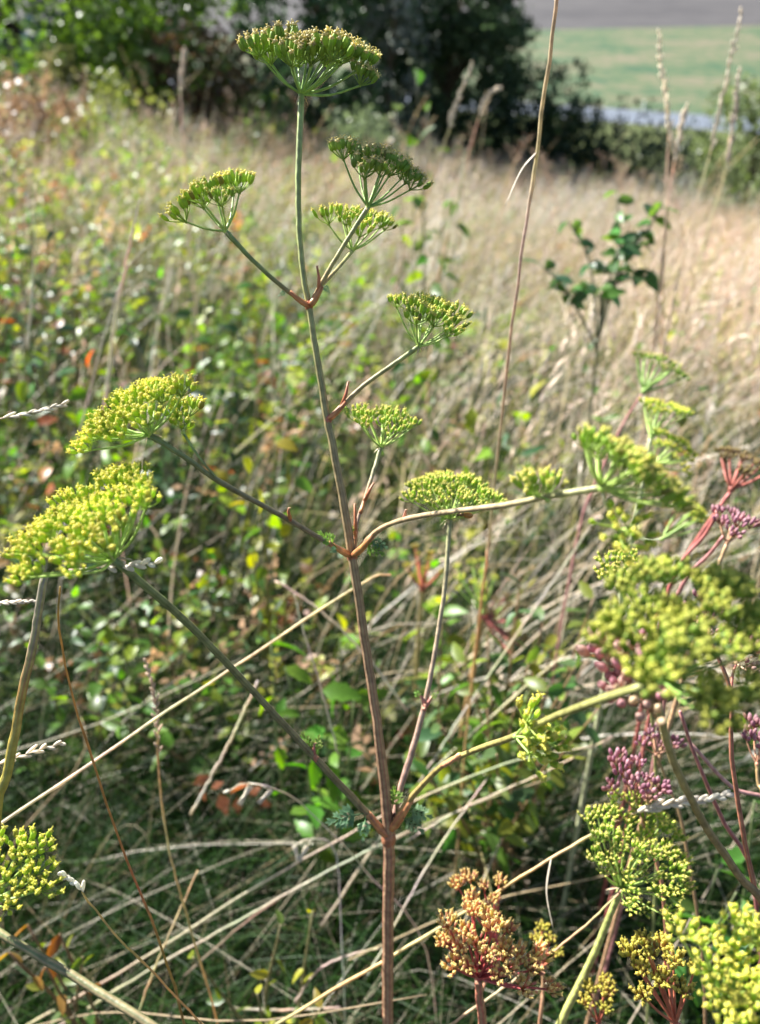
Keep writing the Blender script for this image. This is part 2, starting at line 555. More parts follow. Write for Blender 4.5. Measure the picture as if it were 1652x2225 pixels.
# short fine green grass close by
n = 56000
x, y = scatter(n, 0.05, 4.2, lambda x, y: 0.35 + 0.65 * np.exp(-((y - 1.0) / 1.3) ** 2), 0.7)
h = rng.uniform(0.15, 0.40, n) * (0.75 + 0.25 * np.clip(y, 0, 2))
c = cmix(n, [(.020, .055, .010), (.034, .075, .012), (.012, .034, .010), (.10, .08, .035)], [4, 3, 3, .5])
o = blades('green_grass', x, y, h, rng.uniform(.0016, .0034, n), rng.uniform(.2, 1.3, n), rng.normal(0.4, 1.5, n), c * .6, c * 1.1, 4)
tag(o, 'fine dark green grass covering the ground under the dry stalks', 'grass', kind='stuff')

# flattened thatch of dead blades
n = 2400
x, y = scatter(n, 0.1, 4.5, lambda x, y: 0.5 + 0 * x, 0.7)
h = rng.uniform(0.10, 0.30, n)
c = cmix(n, [(.20, .16, .11), (.12, .09, .06), (.07, .05, .035), (.40, .35, .27)], [3, 3, 2, 1])
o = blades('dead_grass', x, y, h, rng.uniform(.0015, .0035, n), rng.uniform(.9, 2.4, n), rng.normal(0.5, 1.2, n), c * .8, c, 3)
tag(o, 'matted dead grass blades lying between the green tufts', 'grass', kind='stuff')

# tall dry grass over the whole meadow, paler and denser towards the right and the far edge
n = 40000
def dd(x, y):
    q = np.clip((x / (0.45 * y + 0.2) + 0.35) / 1.1, 0, 1)
    pp_ = np.clip(1.8 * patch(x, y, 1.5, 1.0) - .1, 0.12, 1)
    return np.clip(pp_ * (0.22 + 0.78 * q ** 1.2) * np.clip((y - 0.9) / 1.6, 0, 1) * np.where(y < 3.6, np.clip(.42 + .35 * x / (.5 * y), .25, .8), 1.0) * np.where(y < 5, 1.0, 0.8) + 0.25 * np.clip((y - 5) / 3, 0, 1), 0, 1)
x, y = scatter(n, 0.9, 12.3, dd, 1.0)
h = rng.uniform(0.36, 0.82, n) * np.clip(0.55 + 0.25 * y, 0.6, 1.0) * (0.72 + 0.5 * patch(x, y, 1.4, .7))
c = cmix(n, [(.54, .47, .36), (.45, .39, .27), (.62, .56, .46), (.52, .42, .34), (.38, .40, .14)], [4, 3, 3, 1.4, 2.2])
pa = patch(x, y, 1.0, 2.1)[:, None]
c = c * (0.72 + 0.5 * pa) * (1 + (patch(x, y, .7, 4.0)[:, None] - .5) * np.array([.34, -.02, -.22]))
hc = c * np.array([1.12, 1.06, 1.06])
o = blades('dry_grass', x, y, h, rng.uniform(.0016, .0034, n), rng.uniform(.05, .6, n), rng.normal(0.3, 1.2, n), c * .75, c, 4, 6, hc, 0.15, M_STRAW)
tag(o, 'sea of pale dry grass filling the meadow up to the hedge', 'grass', kind='stuff')

# long pale wispy blades that lean across the rest
n = 5200
x, y = scatter(n, 1.05, 9.5, lambda x, y: np.clip(0.75 + 0.25 * x / (.5 * y), .3, 1) * np.clip(2.2 * patch(x, y, 1.9, .3) - .4, .08, 1), 0.9)
h = rng.uniform(0.45, 0.95, n) * np.clip(.5 + .22 * y, .6, 1)
c = cmix(n, [(.68, .60, .48), (.60, .50, .36), (.72, .67, .58), (.52, .46, .20), (.58, .42, .32)], [4, 3, 3, 2.5, 1])
o = blades('wispy_grass', x, y, h, rng.uniform(.0035, .0075, n), rng.uniform(.15, 1.1, n), rng.normal(0.2, 0.7, n), c * .8, c, 6, 0, None, .1, M_STRAW)
tag(o, 'long pale wispy blades leaning across the meadow', 'grass', kind='stuff')

# thin pale dead blades tangled through the near green grass
n = 1000
x, y = scatter(n, 0.25, 2.1, lambda x, y: np.clip(2.4 * patch(x, y, 3.0, .9) - .7, .03, 1), 0.4)
h = rng.uniform(0.22, 0.52, n)
c = cmix(n, [(.52, .45, .34), (.42, .35, .24), (.66, .60, .50), (.34, .25, .14)], [4, 3, 1.5, 2])
o = blades('pale_grass', x, y, h, rng.uniform(.0011, .0024, n), rng.uniform(.5, 2.2, n), rng.normal(0.5, 0.9, n), c * .75, c, 6, 0, None, .1, M_STRAW)
tag(o, 'tangle of thin pale dead blades over the dark green grass', 'grass', kind='stuff')

# olive and yellowish living blades between the dry ones
n = 17000
x, y = scatter(n, 1.0, 11.5, lambda x, y: np.clip(0.9 - 0.45 * x / (0.5 * y + .3), 0.2, 1) * np.clip((y - .8) / 1.2, 0, 1) * np.clip(2 * patch(x, y, 1.3, 5.0) - .2, .1, 1), 0.9)
h = rng.uniform(0.25, 0.6, n)
c = cmix(n, [(.20, .26, .06), (.32, .34, .08), (.13, .19, .05), (.42, .38, .13)], [3, 3, 2, 2.2])
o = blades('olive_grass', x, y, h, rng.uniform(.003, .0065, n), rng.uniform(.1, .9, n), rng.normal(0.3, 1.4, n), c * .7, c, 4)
tag(o, 'broad olive green grass blades growing through the dry grass', 'grass', kind='stuff')

# undergrowth of small herb leaves, thick on the left
n = 72000
x, y = scatter(n, 0.9, 10.8, lambda x, y: np.clip(0.72 - 0.45 * x / (0.48 * y + .3) - .06 * np.clip(y - 4, 0, 6), 0.16, 1) * np.clip((y - .6) / 1.0, 0, 1) * np.clip(2.4 * patch(x, y, 1.8, 3.3) - .45, .05, 1), 0.9)
pn = np.sin(x * 3.1 + 1.3 * np.sin(y * 2.0)) * np.sin(y * 2.3 + np.sin(x * 2.7))
zz = np.array([gz(a, b) for a, b in zip(x, y)]) + (rng.uniform(0.04, 1, n) ** 0.8) * (0.40 + 0.18 * pn + np.clip(-0.10 * x, -0.10, 0.22)) * np.clip(.35 + .45 * y, .5, 1)
kind = np.clip(0.5 + 0.5 * np.sin(x * 1.7 + 2.0 * np.sin(y * 1.1)) + rng.normal(0, .3, n), 0, 1)
g1 = cmix(n, [(.09, .19, .03), (.20, .33, .04), (.06, .12, .055), (.36, .42, .06)], [3, 4, 2, 3])
g2 = cmix(n, [(.34, .35, .09), (.38, .24, .14), (.16, .22, .05), (.36, .13, .06)], [3, 2, 2.4, 0.8])
c = np.where((kind > 0.72)[:, None], g2, g1)
n8 = n // 8 * 8
x, y, zz, c = x[:n8:8], y[:n8:8], zz[:n8:8], c[:n8:8]
m8 = len(x)
tw = rng.normal(size=(m8, 3)) * np.array([1, 1, .35]) + np.array([0, 0, .55]); tw /= np.linalg.norm(tw, axis=1)[:, None]
sd8 = np.cross(tw, rng.normal(size=(m8, 3)) * .3 + np.array([0, 0, 1])); sd8 /= np.linalg.norm(sd8, axis=1)[:, None]
up8 = np.cross(sd8, tw)
sz8 = rng.uniform(.020, .050, m8) * np.where(y < 1.8, .8, 1)
Vs, Cs = [], []
base8 = np.stack([x, y, zz - sz8 * 1.2], 1)
tip8 = base8 + tw * (sz8 * 3.4)[:, None]
wv = sd8 * .0011
Vs += [base8 - wv, base8 + wv, tip8 + wv * .4, tip8 - wv * .4]
Cs += [np.tile(np.array([.14, .10, .06]), (m8, 1))] * 4
for k in range(8):
    sg = 1 if k % 2 else -1
    p = base8 + tw * (sz8 * (.5 + .42 * k))[:, None]
    u = (tw * .55 + sd8 * sg * .85 if k < 7 else tw) + rng.normal(size=(m8, 3)) * .28
    u /= np.linalg.norm(u, axis=1)[:, None]
    nn = up8 + rng.normal(size=(m8, 3)) * .35
    v = np.cross(nn, u); v /= np.linalg.norm(v, axis=1)[:, None]
    nn = np.cross(u, v)
    s = (sz8 * rng.uniform(.65, 1.15, m8))[:, None]
    Vs += [p, p + u * s * .48 + v * s * .28 + nn * s * .07, p + u * s - nn * s * .12, p + u * s * .48 - v * s * .28 + nn * s * .07]
    ck = c * rng.uniform(.75, 1.25, m8)[:, None]
    Cs += [ck * .9, ck, ck, ck]
V = np.stack(Vs, 1).reshape(-1, 3)
C8 = np.stack(Cs, 1).reshape(-1, 3)
n = len(V) // 4
o = put('undergrowth', np_mesh('undergrowth', V, np.arange(n * 4).reshape(-1, 4), C8, M_HERB))
tag(o, 'tangle of small herb leaves growing low between the dry stalks', 'undergrowth', kind='stuff')

# ------------------------------------------------------------------ single dry grass stalks
def seed_head(mb, pts, n, ln, wd, col, spread=0.55, r=random):
    """overlapping spikelets along a path"""
    m = len(pts) - 1
    for i in range(n):
        t = (i + 0.5) / n * m
        k = min(int(t), m - 1)
        p = pts[k].lerp(pts[k + 1], t - k)
        ax = (pts[k + 1] - pts[k]).normalized()
        o = ax.orthogonal().normalized()
        o.rotate(Quaternion(ax, (math.pi * i if spread < .65 else i * 2.4) + r.uniform(-.8, .8)))
        d = (ax + o * spread * r.uniform(.5, 1.1)).normalized()
        f = (1 - 0.45 * i / n) * r.uniform(.7, 1.2)
        j = r.uniform(.8, 1.15)
        cc = tuple(q * j for q in col)
        mb.blob(p + d * ln * 0.4 * f, d, ln * f, wd, 5, 4, cc, tuple(min(.9, q * 1.12) for q in cc), flat=.7)


STRAW = (.60, .49, .31)
PALE = (.70, .63, .51)


def stalk_proto(h, lean, curve, head, seed, col):
    r = random.Random(seed)
    root = put('dry_grass_stalk', None)
    mb = MB()
    tp = [(0, 0, -.02), (lean * .2 * h, 0, .4 * h), (lean * .55 * h, curve * h * .3, .75 * h), (lean * h, curve * h, h * (1 - .25 * lean))]
    pts = [Vector(q) for q in crom(tp, 12)]
    mb.tube(pts, [.0023 * (1 - .6 * i / 12) for i in range(13)], 5, (tuple(.7 * q for q in col), col, col))
    t0 = 4
    mb.leaf(pts[t0], Vector((r.uniform(-1, 1), r.uniform(-1, 1), 1.2)), (0, .3, 1), h * .28, .005, tuple(.9 * q for q in col), .3, .7, 7)
    put('stem', mb.mesh('stem', M_STRAW), root)
    mb = MB()
    if head == 'spike':
        seed_head(mb, pts[9:], 18, .016, .0042, tuple(1.1 * q for q in col), .45, r)
    elif head == 'plume':
        for i in range(14):
            p = pts[8 + (i * 4) // 14]
            a = r.uniform(0, 6.3)
            d = Vector((math.cos(a) * .6, math.sin(a) * .6, 1)).normalized()
            e = p + d * h * .07 * (1.2 - i / 20)
            mb.tube([p, p.lerp(e, .5) + Vector((0, 0, .004)), e], [.0005] * 3, 3, (col,))
            for k in range(3):
                mb.blob(p.lerp(e, .4 + .3 * k), d, .012, .0034, 4, 3, tuple(1.1 * q for q in col))
    else:
        for i in range(6):
            p = pts[9 + i // 2]
            a = r.uniform(0, 6.3)
            d = Vector((math.cos(a), math.sin(a), .3)).normalized()
            e = p + d * h * .05 - Vector((0, 0, .01))
            mb.tube([p, p.lerp(e, .5) + Vector((0, 0, .008)), e], [.0005] * 3, 3, (col,))
            mb.blob(e, d - Vector((0, 0, .8)), .018, .005, 5, 4, tuple(1.15 * q for q in col))
    put('seed_head', mb.mesh('seed_head', M_STRAW), root)
    return root


protos = []
sh = {'spike': 'slender dry grass stalk with a narrow spike rising from the meadow', 'plume': 'dry grass stalk with a feathery pale plume rising from the meadow', 'oat': 'dry grass stalk with nodding oat husks rising from the meadow'}
for i, (hh, le, cu, hd, cl_) in enumerate([(.95, .25, .05, 'spike', STRAW), (.85, .5, .1, 'plume', PALE), (.75, .15, -.1, 'plume', (.48, .36, .26)), (.8, .7, .1, 'oat', STRAW), (1.0, .4, -.05, 'spike', PALE), (.7, .35, .1, 'spike', (.46, .31, .15))]):
    pr = stalk_proto(hh, le, cu, hd, i, cl_)
    tag(pr, sh[hd], 'grass stalk', {'spike': 'spiked dry grass stalks in the meadow', 'plume': 'plumed dry grass stalks in the meadow', 'oat': 'oat husked dry grass stalks in the meadow'}[hd])
    protos.append(pr)
for p_ in protos:
    KIDS[p_.name] = list(p_.children)
used = set()
r = random.Random(5)
cnt = 0
while cnt < 270:
    y = 1.15 + 5.2 * r.random() ** 1.6
    x = r.uniform(-1, 1) * (0.5 * y + .15)
    if r.random() > 0.45 + 0.5 * (x / (.5 * y)):
        continue
    k = r.randrange(6)
    if k in used:
        o = copy_tree(protos[k])
    else:
        o = protos[k]; used.add(k)
    o.location = (x, y, gz(x, y))
    s = r.uniform(.6, 1.0) * min(1, .62 + .16 * y)
    o.scale = (s, s, s)
    o.rotation_euler = (r.gauss(0, .14), r.gauss(.28, .22), r.gauss(.1, .6))
    cnt += 1

for i in range(64):
    y = r.uniform(5.2, 10.5)
    x = r.uniform(-.50, .50) * y
    o = copy_tree(protos[r.choice((2, 2, 0))])
    o.location = (x, y, gz(x, y))
    s = r.uniform(1.15, 1.6)
    o.scale = (s * 1.25, s * 1.25, s)
    o.rotation_euler = (r.gauss(0, .06), r.gauss(.03, .08), r.uniform(0, 6.3))

# ------------------------------------------------------------------ leafy weeds, each leaf its own part
def weed_proto(name, label, cat, group, h, n, ll, lw, cols, seed, stemcol, glossy=True, pinn=False):
    r = random.Random(seed)
    root = put(name, None)
    tag(root, label, cat, group)
    mb = MB()
    bx, by = r.uniform(-.25, .25), r.uniform(-.2, .2)
    pts = [Vector(q) for q in crom([(0, 0, -.02), (bx * .3 * h, by * .2 * h, .5 * h), (bx * h, by * h, h)], 8)]
    mb.tube(pts, [.0026 * (1 - .6 * i / 8) for i in range(9)], 5, (stemcol, stemcol))
    put('stem', mb.mesh('stem', M_STEM), root)
    lm = []
    for cc in cols:
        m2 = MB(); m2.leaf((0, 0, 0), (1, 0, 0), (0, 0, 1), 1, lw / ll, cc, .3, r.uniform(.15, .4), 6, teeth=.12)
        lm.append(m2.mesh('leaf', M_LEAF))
    for i in range(n):
        t = .25 + .75 * i / max(1, n - 1)
        p = pts[min(8, int(t * 8))]
        a = i * 2.4 + r.uniform(-.4, .4)
        el = r.uniform(-.1, .7) if i < n - 1 else 1.2
        q = Quaternion((0, 0, 1), a) @ Quaternion((0, 1, 0), -el) @ Quaternion((1, 0, 0), r.uniform(-.5, .5))
        put('leaf', lm[i % len(lm)], root, p, q, ll * r.uniform(.7, 1.15) * (1 - .3 * (t - .25)))
    KIDS[root.name] = list(root.children)
    return root


GR = [(.07, .15, .025), (.10, .19, .03)]
weeds = []
weeds.append(weed_proto('bramble_sprig', 'bramble sprig with glossy mid green leaves in the meadow', 'bramble', 'green bramble sprigs in the meadow', .38, 10, .05, .032, [(.10, .21, .03), (.17, .30, .04)], 1, (.16, .10, .06)))
weeds.append(weed_proto('bramble_sprig', 'bramble sprig with rust red and orange leaves in the meadow', 'bramble', 'red bramble sprigs in the meadow', .34, 9, .045, .03, [(.30, .09, .03), (.24, .14, .04), (.12, .14, .03)], 2, (.25, .08, .06)))
weeds.append(weed_proto('leafy_weed', 'weed with broad bright yellow green leaves in the meadow', 'weed', 'bright leafy weeds in the meadow', .32, 8, .055, .035, [(.22, .36, .03), (.32, .38, .04)], 3, (.15, .18, .05)))
weeds.append(weed_proto('leafy_weed', 'weed with narrow blue green willow like leaves in the meadow', 'weed', 'narrow leaved weeds in the meadow', .42, 12, .05, .014, [(.08, .16, .07), (.12, .19, .10)], 4, (.13, .15, .06)))
weeds.append(weed_proto('leafy_weed', 'weed with small dark green oval leaves in the meadow', 'weed', 'dark leafy weeds in the meadow', .45, 13, .034, .018, [(.07, .15, .03), (.11, .20, .035)], 6, (.14, .09, .05)))
used = set()
r = random.Random(9)
cnt = 0
while cnt < 270:
    y = 1.1 + 4.6 * r.random() ** 1.5
    x = r.uniform(-1, 1) * (0.52 * y + .15)
    if r.random() > 0.62 - 0.5 * (x / (.5 * y)):
        continue
    k = r.choices(range(5), (4, 1.6, 3, 2, 3))[0]
    if k in used:
        o = copy_tree(weeds[k])
    else:
        o = weeds[k]; used.add(k)
    o.location = (x, y, gz(x, y))
    s = r.uniform(1.0, 1.75) * (1.0 if y > 1.7 else .7)
    o.scale = (s, s, s)
    o.rotation_euler = (r.gauss(0, .2), r.gauss(0, .2), r.uniform(0, 6.28))
    cnt += 1
# ------------------------------------------------------------------ umbel plants
PAL = {
    # fruit colours, cap colour, pedicel, ray, fruit length, width, spread
    'green':  dict(f=[(.22, .36, .05), (.28, .42, .06), (.19, .32, .05)], cap=(.66, .58, .25), ped=(.30, .42, .10), ray=(.26, .40, .09), l=.0072, w=.0036, ped_l=.0070),
    'lime':   dict(f=[(.30, .46, .05), (.36, .51, .06), (.26, .41, .05)], cap=(.78, .73, .20), ped=(.38, .50, .12), ray=(.34, .48, .11), l=.0066, w=.0034, ped_l=.0070),
    'yellow': dict(f=[(.38, .52, .05), (.44, .56, .06), (.32, .47, .05)], cap=(.80, .75, .15), ped=(.44, .55, .14), ray=(.36, .50, .12), l=.0064, w=.0037, ped_l=.0072),
    'olive':  dict(f=[(.27, .38, .05), (.32, .42, .06), (.23, .34, .05)], cap=(.54, .55, .10), ped=(.24, .36, .08), ray=(.22, .36, .08), l=.0048, w=.0037, ped_l=.0072),
    'russet': dict(f=[(.66, .34, .22), (.70, .46, .22), (.66, .54, .18), (.58, .26, .22), (.68, .40, .24)], cap=(.74, .58, .22), ped=(.45, .20, .08), ray=(.42, .07, .07), l=.0060, w=.0028, ped_l=.0050),
    'ochre':  dict(f=[(.38, .34, .06), (.46, .38, .07), (.42, .26, .10), (.30, .32, .05)], cap=(.58, .50, .09), ped=(.42, .26, .08), ray=(.42, .12, .07), l=.0060, w=.0032, ped_l=.0048),
    'purple': dict(f=[(.38, .18, .23), (.33, .15, .20), (.46, .26, .29), (.42, .21, .22)], cap=None, ped=(.42, .20, .14), ray=(.45, .24, .14), l=.0070, w=.0040, ped_l=.0055),
    'pink':   dict(f=[(.48, .25, .25), (.56, .36, .30), (.44, .20, .23), (.58, .44, .28)], cap=None, ped=(.55, .32, .2), ray=(.50, .34, .18), l=.0072, w=.0044, ped_l=.0060),
    'brown':  dict(f=[(.20, .13, .07), (.26, .20, .07), (.16, .10, .06)], cap=(.34, .26, .10), ped=(.24, .15, .08), ray=(.36, .10, .08), l=.0052, w=.0030, ped_l=.0052),
}
UMB = {}


def umbellet_meshes(pal, m):
    key = (pal, m)
    if key in UMB:
        return UMB[key]
    q = PAL[pal]
    out = []
    for k in range(4):
        r = random.Random(hash((m, k)) % 1000 + len(pal))
        mb = MB()
        mb.blob((0, 0, 0), (0, 0, 1), .0022, .0022, 5, 3, q['ped'])
        for i in range(m):
            th = R(62) * math.sqrt((i + .25) / m) + r.uniform(-.08, .08)
            ph = i * 2.39996 + r.uniform(-.25, .25)
            d = Vector((math.sin(th) * math.cos(ph), math.sin(th) * math.sin(ph), math.cos(th)))
            ln = q['ped_l'] * r.uniform(.85, 1.2) * (1 + .30 * th)
            e = d * ln
            e.z = e.z * .45 + q['ped_l'] * .80 * .55
            mid = e * .55 + Vector((d.x, d.y, 0)) * ln * .08
            mb.tube([(0, 0, 0), mid, e], [.00042, .00036, .0004], 4, (q['ped'],), cap=False)
            ax = (d * .75 + Vector((0, 0, 1.0)) + Vector((r.gauss(0, .12), r.gauss(0, .12), 0))).normalized()
            col = Vector(r.choice(q['f'])) * r.uniform(.85, 1.15)
            l, w = q['l'] * r.uniform(.82, 1.12), q['w'] * r.uniform(.85, 1.12)
            if r.random() < .045:
                col = col.lerp(Vector((.20, .12, .05)), .7)
            bare = r.random() < .10
            c2 = tuple(col.lerp(Vector(q['cap'] or col), .12))
            mb.blob(e + ax * l * .46, ax, l, w, 8, 5, tuple(col * .95), c2, rib=.13, flat=r.uniform(.7, 1))
            top = e + ax * l * .90
            if q['cap'] and not bare:
                cc = tuple(Vector(q['cap']) * r.uniform(.85, 1.1))
                mb.blob(top, ax, w * .5, w * .78, 7, 4, cc, cc, rib=.12)
                o = ax.orthogonal().normalized()
                o.rotate(Quaternion(ax, r.uniform(0, 6.3)))
                for s in (1, -1):
                    b = top + ax * w * .12
                    mb.tube([b + o * s * w * .12, b + ax * w * .32 + o * s * w * .34, b + ax * w * .38 + o * s * w * .58], [w * .11, w * .08, w * .05], 4, (cc,))
                for s in range(5):
                    o2 = Quaternion(ax, s * 1.2566) @ o
                    mb.blob(top + o2 * w * .36 - ax * w * .05, o2, w * .32, w * .24, 4, 3, cc, cc)
            else:
                mb.blob(top, ax, w * .5, w * .3, 4, 3, tuple(col * .8), tuple(col * .8))
        me = mb.mesh('umbellet', M_FRUIT)
        out.append(me)
    UMB[key] = out
    return out


def foot(pts, k=.45):
    """where a stem through these picture points meets the ground, bending downwards"""
    A, B = P(*pts[0]), P(*pts[1])
    d = (A - B).normalized()
    h = A.z - gz(A.x, A.y)
    hv = Vector((d.x, d.y, 0))
    t = hv * (h * k / max(.45, abs(d.z)))
    x, y = A.x + t.x, A.y + t.y
    return Vector((x, y, gz(x, y)))


class Plant:
    def __init__(self, name, label, cat, group, base):
        self.g = Vector(base)
        self.root = tag(put(name, None, loc=self.g), label, cat, group)

    def axis(self, name, pts, w, cols, ground=None, segs=12, n=26, ribcol=None, rib=.13):
        """a stem or branch through picture points (x, y, depth); w = widths in picture units along it"""
        tp = []
        for i, (x, y, d) in enumerate(pts):
            q = P(x, y, d) - self.g
            wd = w[min(i, len(w) - 1)] if len(w) == len(pts) else w[0] + (w[-1] - w[0]) * i / (len(pts) - 1)
            tp.append((q.x, q.y, q.z, px(wd, d) / 2))
        if ground:
            a = Vector(tp[0][:3]); b = Vector((0, 0, -.03))
            m = a + (a - Vector(tp[1][:3])).normalized() * .12 * a.length + Vector(ground)
            m = m.lerp(b, .22)
            tp = [(b.x, b.y, b.z, tp[0][3] * 1.05), (m.x, m.y, m.z, tp[0][3] * 1.02)] + tp
        c = crom(tp, n)
        mb = MB()
        r = random.Random(len(pts) * 7 + int(pts[0][0]))
        P3 = [Vector(q[:3]) + Vector((r.gauss(0, 1), r.gauss(0, 1), 0)) * q[3] * .06 for q in c]
        mb.tube(P3, [q[3] * r.uniform(.97, 1.03) for q in c], segs, cols, rib, ribcol)
        return put(name, mb.mesh(name, M_STEM), self.root)

    def sheath(self, p0, p1, w0, w1, col0=(.34, .09, .05), col1=(.55, .20, .07), tip=None):
        a, b = P(*p0) - self.g, P(*p1) - self.g
        d = p0[2]
        mb = MB()
        pts = [a.lerp(b, t) + Vector((0, 0, -1)) * px(w0 * .25, d) * math.sin(math.pi * t) for t in (0, .2, .45, .7, 1)]
        rad = [px(w, d) / 2 * .86 for w in (w0 * .9, w0 * 1.08, w0 * .95, (w0 * .8 + w1) / 2, w1 * .95)]
        mb.tube(pts, rad, 10, (col0, col1, col0), .12, (.62, .34, .12))
        if tip:
            t0 = P(*tip) - self.g
            o = pts[3]
            m = o.lerp(t0, .5) + (o - a).normalized() * px(5, d)
            mb.tube([o, m, t0, t0 + Vector((px(5, d), 0, px(1, d)))], [px(4.5, d), px(3.6, d), px(2.2, d), px(.8, d)], 6, (col1, col0, (.6, .4, .2)))
        put('sheath', mb.mesh('sheath', M_STEM), self.root)

    def node(self, p, w, col):
        mb = MB()
        mb.blob(P(*p) - self.g, (0.05, 0.1, 1), px(w * 1.5, p[2]), px(w, p[2]), 10, 6, col, col, .06)
        put('node', mb.mesh('node', M_STEM), self.root)

    def leaf(self, p, to, size, col, seed=0):
        """small divided leaf from p towards picture point to"""
        r = random.Random(seed)
        a, b = P(*p) - self.g, P(*to) - self.g
        L = (b - a).length
        mb = MB()
        ax = (b - a).normalized()
        toward = (EYE - P(*p)).normalized()
        sd = ax.cross(toward).normalized()
        nrm = (toward * .8 + Vector((0, 0, .6))).normalized()
        pts = [a, a.lerp(b, .5) + Vector((0, 0, L * .06)), b]
        mb.tube(pts, [L * .03, L * .025, L * .015], 5, (col,))
        for i in range(7):
            t = (.35, .35, .6, .6, .85, .85, 1)[i]
            s = (1, -1, 1, -1, 1, -1, 0)[i]
            o = a.lerp(b, t) + Vector((0, 0, L * .06 * math.sin(math.pi * t)))
            d = (ax * .8 + sd * s * .9 + nrm * r.uniform(-.3, .3)).normalized()
            ln = L * (.55, .55, .48, .48, .38, .38, .45)[i] * r.uniform(.8, 1.1)
            cc = tuple(Vector(col) * r.uniform(.8, 1.2))
            mb.leaf(o, d, nrm, ln, ln * .34, cc, .3, .2, 5)
            for q in (-1, 1):
                d2 = (d * .8 + d.cross(nrm) * q * .6).normalized()
                mb.leaf(o + d * ln * .4, d2, nrm, ln * .5, ln * .22, cc, .3, .2, 4)
        put('leaf', mb.mesh('leaf', M_LEAF), self.root)

    def umbel(self, base, cen, Rpx, nrm, n, pal, m=12, fs=1.0, dome=.18, bract=3, seed=0, wild=.12, rw=4.0, drop=()):
        q = PAL[pal]
        r = random.Random(seed + 100)
        B, C = P(*base), P(*cen)
        N = Vector(nrm).normalized()
        Rr = px(Rpx, cen[2])
        u = N.orthogonal().normalized(); v = N.cross(u)
        H = max((C - B).length, .2 * Rr)
        mb = MB()
        mb.blob((0, 0, 0), N, px(rw * 2.6, base[2]), px(rw * 2.4, base[2]), 8, 4, q['ray'], q['ray'])
        ends = []
        rot0 = r.uniform(0, 6.3)
        for i in range(n):
            rr = math.sqrt((i + .4) / n) * .86
            a = rot0 + i * 2.39996 + r.uniform(-.2, .2)
            p = C + (u * math.cos(a) + v * math.sin(a)) * Rr * rr + N * (Rr * (dome * (.5 - rr * rr) + r.gauss(0, wild * .35)))
            ends.append((p - B, rr))
        for d in drop:
            ends.append((P(*d) - B, 1.0))
        for e, rr in ends:
            mid = e * .5 + N * (-.07 * e.length) * (1 if rr > .5 else .3)
            rw_ = px(rw, base[2]) / 2
            c = [Vector(t) for t in crom([(0, 0, 0), tuple(mid), tuple(e)], 6)]
            mb.tube(c, [rw_ * (1.1 - .35 * k / 6) for k in range(7)], 6, (q['ray'], tuple(1.08 * z for z in q['ray'])), .1, cap=False)
        for i in range(bract):
            a = r.uniform(0, 6.3)
            d = (u * math.cos(a) + v * math.sin(a) - N * .25).normalized()
            mb.leaf((0, 0, 0), d, N, Rr * .22, Rr * .03, (.55, .42, .25), .2, .5, 5)
        ob = put('umbel', mb.mesh('umbel', M_STEM), self.root, B - self.g)
        ms = umbellet_meshes(pal, m)
        for i, (e, rr) in enumerate(ends):
            d = (N * .6 + e.normalized() * .55 + Vector((0, 0, .45))).normalized()
            rot = d.to_track_quat('Z', 'Y') @ Quaternion((0, 0, 1), r.uniform(0, 6.3))
            put('umbellet', ms[i % 4], ob, e, rot, fs * r.uniform(.80, 1.22))
        return ob


# ---- the main plant in the middle
gb = P(843, 2225, .70)
gx, gy = gb.x + .004, gb.y - .075
G1, G2, G3 = (.24, .30, .10), (.22, .16, .09), (.27, .12, .08)
mp = Plant('umbel_plant', 'tall branching umbel plant with a reddish stem in the middle, in focus', 'wildflower', 'umbel plants', (gx, gy, gz(gx, gy)))
mp.axis('stem', [(843, 2225, .70), (844, 1990, .655), (845, 1825, .625), (826, 1620, .595), (798, 1430, .575), (767, 1215, .55), (735, 1030, .535), (712, 912, .528), (688, 770, .518), (671, 665, .512), (655, 560, .507), (648, 400, .502), (655, 206, .50)],
        [26, 26, 26, 22, 21, 20, 18, 17, 15, 14, 13, 13, 14], (G3, (.32, .14, .08), (.30, .14, .09), (.25, .13, .08), (.22, .17, .08), (.22, .24, .08), (.22, .30, .09), (.20, .34, .09)), (0, -.02, 0), 16, 90, (.42, .34, .18))
mp.node((845, 1822, .625), 34, (.36, .14, .08))
mp.node((766, 1208, .55), 25, (.42, .15, .08))
mp.node((672, 664, .512), 19, (.42, .17, .08))
mp.node((713, 912, .528), 19, (.36, .13, .09))
OLV, VIO = (.15, .18, .07), (.19, .11, .09)
TAN = (.34, .22, .13)
br = lambda pts, w, cols, rc=(.30, .32, .14): mp.axis('branch', pts, w, cols, None, 12, 34, rc)
br([(845, 1818, .625), (800, 1770, .615), (755, 1722, .60), (688, 1650, .575), (560, 1512, .53), (430, 1375, .48), (330, 1285, .445), (246, 1216, .42)], [18, 18, 17, 16, 16, 17, 18, 18], (VIO, (.17, .13, .08), (.16, .13, .08), OLV, (.15, .22, .08)))
br([(858, 1775, .62), (872, 1710, .62), (890, 1650, .62), (921, 1540, .62), (945, 1420, .62), (968, 1265, .62), (978, 1127, .62)], [14, 14, 14, 12, 10, 10, 10], ((.30, .15, .11), (.30, .16, .12), (.34, .24, .15), (.24, .30, .10)), (.50, .40, .30))
br([(852, 1800, .622), (885, 1745, .60), (960, 1665, .54), (1040, 1627, .49), (1110, 1603, .44), (1200, 1560, .38), (1300, 1522, .335), (1400, 1490, .31)], [17, 15, 13, 13, 14, 16, 19, 20], ((.34, .17, .07), (.27, .21, .06), (.22, .21, .06), (.23, .26, .08)), (.34, .33, .12))
